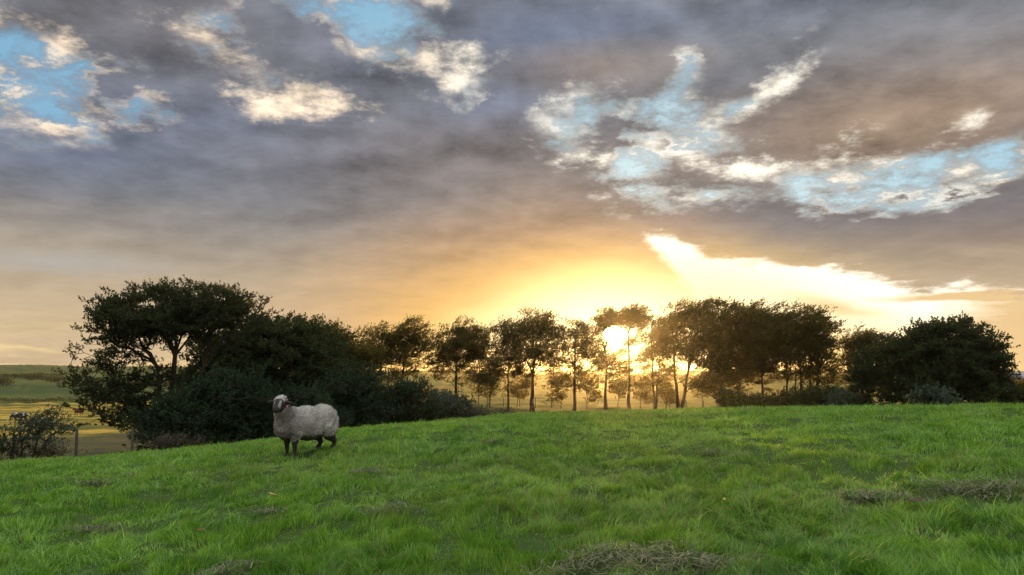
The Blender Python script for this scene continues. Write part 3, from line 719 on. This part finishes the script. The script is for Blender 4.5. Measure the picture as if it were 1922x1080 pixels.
def seg_d(V, a, b):
    a = np.array(a, float); b = np.array(b, float); d = b - a
    t = np.clip(((V - a) @ d) / (d @ d), 0, 1); return np.linalg.norm(V - a - t[:, None] * d, axis=1), t

m = M['sheep'] = new_mat('sheep_coat')
co = obj_co(); dkv = attrf('dark'); wl = attrf('v')
nz = noise(co, 26, 5, 0.65); nz2 = noise(co, 5, 4, 0.6)
wool = mixc(nz, (.19, .18, .165), (.60, .58, .54)); wool = mixc(smooth(nz2, .35, .7) * 0.5, wool, (.26, .23, .18)); wool = mixc(attrf('darkwool'), wool, (.11, .10, .085))
c = mixc(dkv, wool, mixc(nz, (.012, .012, .014), (.055, .052, .050)))
c = mixc(wl, c, (.26, .25, .245))
out(princ(c, 0.9, 0.15, nz, 0.8, 0.01))
m = M['wool'] = new_mat('wool_strands')
v = attrf('v'); out(mixs(0.25, princ(mixc(v, (.22, .215, .205), (.80, .79, .76)), 0.9, 0.1), transl((.45, .42, .36))))
m = M['tag'] = new_mat('ear_tag'); out(princ((.50, .20, .28), 0.5, 0.4))
m = M['eye'] = new_mat('eye'); out(princ((.012, .009, .006), 0.12, 0.6))
m = M['horn'] = new_mat('hoof_horn'); out(princ((.02, .017, .014), 0.5, 0.4))

def sheep():
    base = at(578, 13.8)
    hd = Vector((-.70, -.71, 0)).normalized(); yaw = math.atan2(hd.y, hd.x)
    root = empty('sheep', base, 'pale woolly sheep with black and white face standing on the slope looking at the viewer', 'sheep')
    root.rotation_euler = (0, 0, yaw); root.scale = (1.04, 1.04, 1.06)
    def gl(x, y):           # ground height under a foot, local
        wx = base.x + x * math.cos(yaw) - y * math.sin(yaw); wy = base.y + x * math.sin(yaw) + y * math.cos(yaw)
        return gz(wx, wy) - base.z
    bm = Lump()
    ell(bm, (0, 0, .53), (.44, .265, .27)); ell(bm, (-.30, 0, .55), (.25, .255, .275)); ell(bm, (.26, 0, .52), (.25, .245, .275))
    ell(bm, (-.05, 0, .45), (.38, .24, .23)); ell(bm, (.40, .01, .50), (.17, .175, .22)); ell(bm, (.36, 0, .40), (.15, .16, .16))
    cap(bm, (.36, .01, .60), (.49, .05, .80), .19, .125, 8)
    ya = R(43); h = Vector((math.cos(ya), math.sin(ya), -.62)).normalized(); sdv = Vector((-math.sin(ya), math.cos(ya), 0))
    Hc = Vector((.535, .075, .885))
    ell(bm, Hc, (.098, .098, .092)); ell(bm, Hc + Vector((-.03, -.01, .045)), (.085, .085, .055))
    cap(bm, Hc + h * .04, Hc + h * .215, .092, .060, 8)
    ell(bm, Hc + h * .228 + Vector((0, 0, -.006)), (.056, .056, .048))
    cap(bm, Hc + h * .05 + Vector((0, 0, -.05)), Hc + h * .17 + Vector((0, 0, -.045)), .06, .038, 6)   # jaw
    for s in (-1, 1):
        cap(bm, Hc + h * .085 + sdv * .052 * s + Vector((0, 0, .03)), Hc + h * .12 + sdv * .045 * s + Vector((0, 0, .02)), .022, .018, 3)   # brow
        a = Hc + sdv * .07 * s + Vector((0, 0, .012)); b = a + sdv * .10 * s + Vector((0, 0, -.002 if s < 0 else -.02)) + h * .02
        e = b + sdv * .055 * s + Vector((0, 0, -.01))
        cap(bm, a, b, .020, .030, 5, 1.0); cap(bm, b, e, .030, .010, 5, 1.0)
    for s in (-1, 1):
        g0 = gl(.27, .125 * s)
        chain(bm, [((.25, .13 * s, .42), .095), ((.27, .130 * s, .27), .068), ((.28, .128 * s, .20), .047), ((.27, .126 * s, .09), .031), ((.275, .126 * s, .05 + g0), .036), ((.29, .126 * s, .015 + g0), .040)])
        dxr = -.05 * s; g1 = gl(-.38 + dxr, .13 * s)
        chain(bm, [((-.27 + dxr, .13 * s, .46), .15), ((-.30 + dxr, .14 * s, .33), .105), ((-.40 + dxr, .14 * s, .235), .052), ((-.42 + dxr, .14 * s, .20), .042), ((-.38 + dxr, .14 * s, .07), .031), ((-.375 + dxr, .14 * s, .045 + g1), .036), ((-.36 + dxr, .14 * s, .015 + g1), .040)])
    chain(bm, [((-.50, 0, .66), .06), ((-.555, 0, .55), .055), ((-.565, 0, .40), .045), ((-.56, 0, .33), .03)])
    V, N, Q = skin(bm, .0125, 5)
    z = V[:, 2]
    dh, th_ = seg_d(V, Hc + h * .055, Hc + h * .24)
    # coat regions
    nzv = (fbm(V[:, 0] * 14 + V[:, 2] * 9, V[:, 1] * 14 + V[:, 2] * 11, 3, 3) - .5)
    local = V - np.array(Hc); along = local @ np.array(h); side = local @ np.array(sdv); upc = np.cross(np.array(sdv), np.array(h)); upc = upc if upc[2] > 0 else -upc; upd = local @ upc
    face = sst(.125 - dh + nzv * .02, 0, .02) * sst(along, .015, .05)
    ears = sst(np.abs(side), .075, .095) * sst(.12 - np.abs(along), 0, .02) * sst(z, .78, .80) * (np.abs(side) < .3)
    legs = sst(.285 + nzv * .10 - z, 0, .05) * (V[:, 0] > 0) + sst(.36 + nzv * .12 + (-.3 - V[:, 0]) * .2 - z, 0, .06) * (V[:, 0] <= -.15)
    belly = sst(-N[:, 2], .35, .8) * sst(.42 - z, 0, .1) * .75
    topk = sst(upd, .078, .098) * (1 - sst(along, .01, .06)) * .8 * (np.abs(side) < .07)
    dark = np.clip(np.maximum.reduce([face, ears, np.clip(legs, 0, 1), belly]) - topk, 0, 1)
    cheek = np.abs(np.abs(side) - .050)
    white = sst(.020 - np.abs(np.abs(side + .008) - .052) + nzv * .018, 0, .012) * sst(along, .05, .08) * (1 - sst(along, .19, .215)) * sst(upd, -.035, -.01) * face
    white = np.clip(white * .85 + topk * .7, 0, 1)
    woolm = (1 - dark) * (1 - face)
    darkwoolf = lambda V: np.clip(sst(V[:, 0], .12, .42) * .75 * (1 - sst(V[:, 2], .80, .88)) + sst(.42 - V[:, 2], 0, .14) * .7, 0, 1) * (.6 + .7 * fbm(V[:, 1] * 9, V[:, 2] * 9, 37, 3))  # wool darker towards the chest and the lower flanks
    darkwool = np.clip(darkwoolf(V), 0, 1) * (1 - topk)
    V = V + N * ((fbm(V[:, 0] * 22 + V[:, 2] * 15, V[:, 1] * 22 - V[:, 2] * 18, 13, 3) - .5) * .030 * woolm)[:, None]
    body = mesh_np('body', V, Q, mat=M['sheep'], parent=root, attr=dict(dark=dark, v=white, darkwool=darkwool), smooth_=True)
    # fleece strands
    g = np.random.default_rng(5); pool = np.where((woolm > .6) & ~((z > .93) & (along > -.03)))[0]; n = 26000; k = g.choice(pool, n)
    p = V[k] + g.normal(0, .004, (n, 3)); nn = N[k]; dr_ = nn * .45 + g.normal(0, .55, (n, 3)) + np.array([0, 0, -.5]); dr_ /= np.linalg.norm(dr_, axis=1, keepdims=True)
    L = g.uniform(.012, .030, n)[:, None]; w = np.cross(dr_, g.normal(0, 1, (n, 3))); w = w / np.linalg.norm(w, axis=1, keepdims=True) * .0028
    p = p + nn * .002
    SV = np.stack([p - w, p + w, p + dr_ * L * .6 + nn * .004 + w * .7, p + dr_ * L * .6 + nn * .004 - w * .7, p + dr_ * L], 1).reshape(-1, 3)
    b = np.arange(n)[:, None] * 5
    vv = np.clip(fbm(p[:, 0] * 9 + p[:, 2] * 7, p[:, 1] * 9 + p[:, 2] * 9, 23, 3) * 1.3 - .15 + g.normal(0, .15, n) - .75 * np.clip(darkwoolf(p), 0, 1) + .15, -.35, 1)
    mesh_np('fleece', SV, b + np.array([[0, 1, 2, 3]]), b + np.array([[3, 2, 4]]), M['wool'], root, dict(v=np.repeat(vv, 5)))
    for s in (-1, 1):
        e_ = Lump(); ell(e_, Hc + h * .085 + sdv * .078 * s + Vector((0, 0, .026)), (.013, .013, .013)); mesh_np('eye', np.concatenate(e_.V), None, np.concatenate(e_.Q), M['eye'], root, smooth_=True)
    bm = bmesh.new(); bmesh.ops.create_cube(bm, size=1.0)
    bmesh.ops.bevel(bm, geom=bm.edges[:], offset=.15, segments=2, affect='EDGES')
    e = Hc + sdv * .135 + h * .05 + Vector((0, 0, -.045))
    bmesh.ops.transform(bm, matrix=Matrix.Translation(e) @ Matrix.Rotation(ya, 4, 'Z') @ Matrix.Diagonal((.008, .030, .042, 1)), verts=bm.verts)
    me = bpy.data.meshes.new('ear_tag'); bm.to_mesh(me); bm.free(); me.materials.append(M['tag']); o = bpy.data.objects.new('ear_tag', me); COL.objects.link(o); o.parent = root
    o['label'] = 'small pink ear tag'
    return root
sheep()

def cow(px, r, yaw, label, base_col, patch_col, thr, down):
    m = new_mat('cow_coat'); co = obj_co(); nn = noise(co, 1.6, 3, 0.5)
    out(princ(mixc(smooth(nn, thr, thr + .03), base_col, patch_col), 0.7, 0.25))
    base = at(px, r); root = empty('cow', base, label, 'cow', 'cattle grazing in the golden field'); root.rotation_euler = (0, 0, yaw)
    bm = Lump()
    ell(bm, (0, 0, 1.0), (.72, .33, .38)); ell(bm, (-.55, 0, 1.05), (.35, .30, .34)); ell(bm, (.50, 0, 1.0), (.34, .29, .40)); ell(bm, (-.1, 0, .86), (.55, .30, .30))
    hz_ = (.62 if down else 1.28)
    chain(bm, [((.65, 0, 1.12), .25), ((.98, 0, (1.12 + hz_) / 2 + .05), .18), ((1.15, 0, hz_ + .05), .14), ((1.38, 0, hz_ - .20), .08)])
    for s in (-1, 1):
        cap(bm, (1.12, .1 * s, hz_ + .10), (1.10, .27 * s, hz_ + .08), .05, .03, 4)
        chain(bm, [((.48, .2 * s, .85), .15), ((.50, .2 * s, .48), .075), ((.49, .2 * s, .12), .05), ((.52, .2 * s, .05), .065)])
        chain(bm, [((-.62, .2 * s, .95), .22), ((-.60, .2 * s, .70), .14), ((-.76, .2 * s, .50), .07), ((-.70, .2 * s, .12), .05), ((-.67, .2 * s, .05), .065)])
    chain(bm, [((-.88, 0, 1.2), .04), ((-.95, 0, .9), .03), ((-.95, 0, .6), .045)])
    V, N, Q = skin(bm, .04, 3)
    mesh_np('body', V, Q, mat=m, parent=root, smooth_=True)
    for s in (-1, 1):
        hV, hQ = frusta([[1.13, .08 * s, hz_ + .15]], [[1.16, .20 * s, hz_ + .27]], [.03], [.01], 6); mesh_np('horn', hV, hQ, mat=M['horn'], parent=root)
cow(44, 118, R(200), 'black and white cow grazing in the golden field behind the thorn bush', (.015, .014, .013), (.5, .48, .45), .50, True)
cow(152, 150, R(160), 'brown cow standing in the golden field left of the open-crowned tree', (.07, .03, .015), (.12, .06, .03), .6, False)

# ------------------------------------------------------------------ fences
def fence(label, posts, hts, wires, group, rad=.055, lean=.03, seed=1):
    g = random.Random(seed)
    base = at(*posts[0]); root = empty('wire_fence', base, label, 'fence', group)
    tops = []
    for (px, r), h in zip(posts, hts):
        p = at(px, r) - base; lx, ly = g.uniform(-lean, lean), g.uniform(-lean, lean)
        t = p + Vector((lx * h, ly * h, h)); tops.append((p, t))
        bm = bmesh.new(); n = 8; rings = []
        for k, zz_ in enumerate((-.25, 0, h * .5, h * .93, h)):
            f = 1.0 if k < 3 else (.95 if k == 3 else .72)
            rings.append([bm.verts.new((p.x + lx * zz_ + math.cos(a_ * 2 * math.pi / n) * rad * f * g.uniform(.93, 1.07), p.y + ly * zz_ + math.sin(a_ * 2 * math.pi / n) * rad * f, p.z + zz_)) for a_ in range(n)])
        for a_, b_ in zip(rings[:-1], rings[1:]):
            for q in range(n): bm.faces.new((a_[q], a_[(q + 1) % n], b_[(q + 1) % n], b_[q]))
        bm.faces.new(rings[-1])
        me = bpy.data.meshes.new('post'); bm.to_mesh(me); bm.free(); me.materials.append(M['wood']); o = bpy.data.objects.new('post', me); COL.objects.link(o); o.parent = root
    for wz in wires:
        A, B = [], []
        for (p, t), (p2, t2), h, h2 in zip(tops[:-1], tops[1:], hts[:-1], hts[1:]):
            a_ = p.lerp(t, wz); b_ = p2.lerp(t2, wz); prev = a_
            for k in range(1, 9):
                q = a_.lerp(b_, k / 8) + Vector((0, 0, -.03 * math.sin(math.pi * k / 8))); A.append(prev[:]); B.append(q[:]); prev = q
        wV, wQ = frusta(np.array(A), np.array(B), np.full(len(A), .006), np.full(len(A), .006), 4)
        mesh_np('wire', wV, wQ, mat=M['wire'], parent=root)
FG = 'wire fences round the pasture'
fence('weathered post and wire fence below the open-crowned tree at the lower left', [(-70, 32), (35, 32), (153, 32.5), (257, 33.2), (352, 34.5), (440, 36.5)], [1.15, 1.1, 1.25, 1.15, 1.1, 1.1], (.35, .6, .85), FG, seed=3)
fence('thin post and wire fence behind the wide forked beech', [(1225, 82), (1255, 82), (1287, 81), (1318, 80), (1348, 79), (1380, 78), (1412, 78), (1450, 78)], [1.2] * 8, (.4, .65, .9), FG, rad=.05, seed=5)
fence('distant thin fence seen between the saplings right of the hedge', [(885, 92), (915, 92), (945, 91), (975, 91), (1005, 90), (1035, 90)], [1.2] * 6, (.4, .65, .9), FG, rad=.05, seed=6)

# ------------------------------------------------------------------ far hedgerows, far trees, barn
def far_bush(name, label, cat, px, r, w, h, seed, mat='leaf_far', group=None, n=1500, lsz=None):
    g = np.random.default_rng(seed); base = at(px, r); a = pdir(px, HOR)[0]
    rt = np.array([math.cos(a), -math.sin(a), 0]); fw = np.array([math.sin(a), math.cos(a), 0])
    d = g.normal(size=(n, 3)); d /= np.linalg.norm(d, axis=1, keepdims=True); d *= (g.random(n) ** .4)[:, None]
    u = d[:, 0]; bump = .6 + .7 * fbm(u * (w / h) * 1.2 + seed, d[:, 1] * 1.5, seed, 3)
    p = rt * (u * w / 2)[:, None] + fw * (d[:, 1:2] * h * .6); p[:, 2] = h * .5 + d[:, 2] * h * .5 * bump
    zg = ground(base.x + p[:, 0], base.y + p[:, 1]) - base.z; p[:, 2] = np.maximum(p[:, 2], .1) + zg
    l = (lsz or h * .16) * g.uniform(.6, 1.4, n)[:, None]
    ax = g.normal(size=(n, 3)); ax /= np.linalg.norm(ax, axis=1, keepdims=True); bx = np.cross(ax, g.normal(size=(n, 3))); bx /= np.linalg.norm(bx, axis=1, keepdims=True)
    LV = np.stack([p - ax * l * .5, p + bx * l * .35, p + ax * l * .5, p - bx * l * .35], 1).reshape(-1, 3)
    if cat == 'hedge':
        o = mesh_np(name, LV, np.arange(n * 4).reshape(-1, 4), mat=M[mat], attr=dict(v=np.repeat(g.random(n), 4)), loc=base); tag(o, label, cat, group); return
    root = empty(name, base, label, cat, group)
    k = max(1, int(w / h)); xs = (np.arange(k) + .5) / k - .5
    A = np.array([rt * x * w * .9 for x in xs]); zz_ = ground(base.x + A[:, 0], base.y + A[:, 1]) - base.z; A[:, 2] = zz_ - .2
    B = A + np.array([0, 0, h * .6]); tV, tQ = frusta(A, B, np.full(k, h * .035), np.full(k, h * .015), 5)
    mesh_np('stem' if cat != 'tree' else 'trunk', tV, tQ, mat=M['bark'], parent=root)
    mesh_np('foliage' if cat != 'tree' else 'crown', LV, np.arange(n * 4).reshape(-1, 4), mat=M[mat], parent=root, attr=dict(v=np.repeat(g.random(n), 4)))
HG = 'hedgerows on the far fields'
for q, (lab, px, r, w, h) in enumerate([
    ('low dark hedge along the far edge of the golden field at the left', 60, 300, 62, 1.6),
    ('dark hedge line crossing the distant hillside at the far left', 25, 520, 62, 3.0),
    ('distant hedge seen under the open-crowned tree', 250, 420, 70, 3.0),
    ('far hedge line seen between the trunks left of the forked beech', 940, 330, 40, 3.4),
    ('far hedge line on the skyline between forked beech and the tree under the sun', 1070, 360, 46, 3.6),
    ('far hedge line on the skyline right of the slender bare trunk', 1235, 350, 40, 3.6),
    ('far hedge line seen through the gap by the straight-trunked dark tree', 1420, 340, 46, 3.4),
    ('far hedge line seen behind the small tiered tree', 1610, 320, 30, 3.4),
    ('hedge in front of the distant barn at the right edge', 1905, 200, 16, 2.2)]):
    far_bush('hedgerow', lab, 'hedge', px, r, w, h, 80 + q, mat='leaf_near', group=HG, n=2600, lsz=h * .22)
for q, (lab, px, r, w, h) in enumerate([
    ('small round tree on the hillside at the far left edge', 2, 440, 12, 4.5),
    ('small lone tree on the hill hedge, left of the open-crowned tree', 66, 500, 12, 4),
    ('bushy far tree just left of the drooping branches of the open-crowned tree', 103, 470, 13, 4)]):
    far_bush('distant_tree', lab, 'tree', px, r, w, h, 95 + q, mat='leaf_near', group='small trees on the far hillside', n=900)

m = M['roof'] = new_mat('barn_roof'); co = obj_co(); nn = noise(co, 2.0, 4, .6)
out(princ(mixc(nn, (.20, .21, .24), (.32, .33, .36)), 0.7, 0.3))
m = M['wall'] = new_mat('barn_wall'); nn = noise(obj_co(), 3.0, 4, .6); out(princ(mixc(nn, (.25, .15, .11), (.36, .24, .18)), 0.9, 0.2))
m = M['glass'] = new_mat('window_glass'); out(princ((.05, .06, .07), 0.1, 0.6))
def boxm(name, lo, hi, mat, parent):
    bm = bmesh.new(); bmesh.ops.create_cube(bm, size=1.0)
    lo, hi = Vector(lo), Vector(hi); d = hi - lo
    bmesh.ops.transform(bm, matrix=Matrix.Translation((lo + hi) / 2) @ Matrix.Diagonal((*d, 1)), verts=bm.verts)
    me = bpy.data.meshes.new(name); bm.to_mesh(me); bm.free(); me.materials.append(mat); o = bpy.data.objects.new(name, me); COL.objects.link(o); o.parent = parent; return o
b = at(1915, 260); barn = empty('farm_building', b, 'low farm building with grey roof at the far right edge beyond the green bush', 'building')
barn.rotation_euler = (0, 0, -pdir(1915, 0)[0])
zt = hgt(1915, 699, 260) - b.z
boxm('wall', (-5, -3, -1), (10, 3, zt - 1.6), M['wall'], barn)
rv = [(-5.4, -3.5, zt - 1.7), (10.4, -3.5, zt - 1.7), (10.4, 0, zt), (-5.4, 0, zt), (-5.4, 3.5, zt - 1.7), (10.4, 3.5, zt - 1.7)]
rv = rv + [(x, y, z + .15) for x, y, z in rv]
mesh_np('roof', rv, [(0, 3, 2, 1), (3, 4, 5, 2), (6, 7, 8, 9), (9, 8, 11, 10), (0, 1, 7, 6), (4, 10, 11, 5), (0, 6, 9, 3), (3, 9, 10, 4), (1, 2, 8, 7), (2, 5, 11, 8)], mat=M['roof'], parent=barn)
for x in (-3.5, -.5, 2.5, 5.5):
    w_ = boxm('window', (x, -3.06, zt - 3.2), (x + 1.3, -2.98, zt - 2.2), M['wall'], barn); boxm('pane', (x + .1, -3.09, zt - 3.1), (x + 1.2, -3.065, zt - 2.3), M['glass'], w_)

# ------------------------------------------------------------------ clippings, leaves and the stick on the grass
m = M['straw'] = new_mat('dead_clippings'); v = attrf('v'); out(princ(mixc(v, (.06, .070, .032), (.23, .22, .13)), 0.85, 0.2))
labs = ['large heap of grey dead grass clippings at the bottom edge, centre', 'straw-grey clippings at the bottom edge right of the large heap', 'small heap of grey clippings below and right of the sheep', 'thin grey clippings near the left edge low in the picture', 'thin grey clippings just below right of the sheep', 'grey clippings at the bottom edge, left of centre', 'broad swathe of pale dead grass at the right side', 'thin dead grass left of the broad swathe at the right', 'small dull patch of clippings just below the hedge end', 'tiny pale patch of clippings under the tan leaf', 'small dull clippings on the left slope', 'little patch of clippings on the upper slope right of centre']
for q, ((c, ra, rb), lab) in enumerate(zip(dirt, labs)):
    g = np.random.default_rng(100 + q); n = int(700 * min(1, ra) * (ra * rb / .4) ** .3); 
    x = c.x + g.normal(0, ra * .36, n); y = c.y + g.normal(0, rb * .40, n)
    dd = ((x - c.x) / ra) ** 2 + ((y - c.y) / rb) ** 2
    z = ground(x, y) + .012 + .035 * np.exp(-dd * 1.5) * g.random(n) * (1.3 if q in (0, 1, 2, 6) else .6) + .03
    a = g.uniform(0, 2 * math.pi, n) if q % 2 else g.normal(.3, 1.0, n); L = g.uniform(.05, .17, n); el = g.normal(.05, .22, n)
    d = np.stack([np.cos(a) * np.cos(el), np.sin(a) * np.cos(el), np.sin(el)], -1); pr = np.stack([-np.sin(a), np.cos(a), np.zeros(n)], -1)
    p = np.stack([x, y, z], -1); w = g.uniform(.0018, .0042, n)[:, None]
    mid = p + g.normal(0, .012, (n, 3)); A = p - d * L[:, None] / 2; B = p + d * L[:, None] / 2; up = np.array([0, 0, 1.]) * w
    SV = np.stack([A - pr * w, A + pr * w, mid + pr * w + up, mid - pr * w + up, B + pr * w * .4, B - pr * w * .4], 1).reshape(-1, 3) - np.array(c)
    b_ = np.arange(n)[:, None] * 6
    o = mesh_np('dead_grass_clump', SV, np.concatenate([b_ + np.array([[0, 1, 2, 3]]), b_ + np.array([[3, 2, 4, 5]])]), mat=M['straw'], attr=dict(v=np.repeat(g.random(n) ** 1.3, 6)), loc=c)
    tag(o, lab, 'dead grass', 'clumps of dead clippings on the grass')
def leaf_obj(px, py, L, col, label, yaw, name='fallen_leaf'):
    m = new_mat(name + '_colour'); nn = noise(obj_co(), 40, 3, .6); out(princ(mixc(nn, tuple(q * .6 for q in col), col), 0.7, 0.3))
    c = hit(px, py); bm = bmesh.new(); n = 10; prev = None
    for k in range(n + 1):
        t = k / n; w = L * .26 * math.sin(math.pi * t) ** .7 * (1 - .25 * t); x = (t - .5) * L; zc = .25 * L * (t - .5) ** 2 * 2
        row_ = [bm.verts.new((x, -w, zc + w * .45)), bm.verts.new((x, 0, zc)), bm.verts.new((x, w, zc + w * .35))]
        if prev:
            bm.faces.new((prev[0], row_[0], row_[1], prev[1])); bm.faces.new((prev[1], row_[1], row_[2], prev[2]))
        prev = row_
    bmesh.ops.remove_doubles(bm, verts=bm.verts, dist=1e-5)
    bmesh.ops.solidify(bm, geom=bm.faces[:], thickness=.0015)
    me = bpy.data.meshes.new(name); bm.to_mesh(me); bm.free(); me.materials.append(m)
    o = bpy.data.objects.new(name, me); COL.objects.link(o); o.location = c + Vector((0, 0, .085)); o.rotation_euler = (.25, -.15, yaw)
    tag(o, label, 'leaf', 'fallen leaves on the grass')
leaf_obj(376, 1015, .065, (.24, .085, .04), 'reddish brown fallen leaf low on the left slope', .8)
leaf_obj(511, 945, .12, (.55, .36, .12), 'tan yellow fallen leaf on the slope below the sheep', 2.6)
leaf_obj(1718, 961, .13, (.085, .055, .022), 'dark brown curled leaf on the grass at the right', .2)
leaf_obj(1360, 958, .05, (.55, .42, .05), 'tiny yellow leaf on the grass right of centre', 1.2)

# ------------------------------------------------------------------ haze
HZ_D, HZ_G = 0.00018, 0.90
m = bpy.data.materials.new('haze'); m.use_nodes = True; X.nt = m.node_tree
for n in list(m.node_tree.nodes): m.node_tree.nodes.remove(n)
pv = nd('ShaderNodeVolumePrincipled'); pv.inputs['Density'].default_value = HZ_D; pv.inputs['Anisotropy'].default_value = HZ_G
pv.inputs['Color'].default_value = (1.0, 0.93, 0.80, 1)
o_ = nd('ShaderNodeOutputMaterial'); X.nt.links.new(pv.outputs[0], o_.inputs['Volume'])
bm = bmesh.new(); bmesh.ops.create_cube(bm, size=1.0)
bmesh.ops.transform(bm, matrix=Matrix.Translation((0, 0, (HZ_B + HZ_T) / 2)) @ Matrix.Diagonal((5000, 5000, HZ_T - HZ_B, 1)), verts=bm.verts)
me = bpy.data.meshes.new('haze'); bm.to_mesh(me); bm.free(); me.materials.append(m)
ho = bpy.data.objects.new('haze', me); COL.objects.link(ho); tag(ho, 'thin golden evening haze filling the air over the fields', kind='stuff')
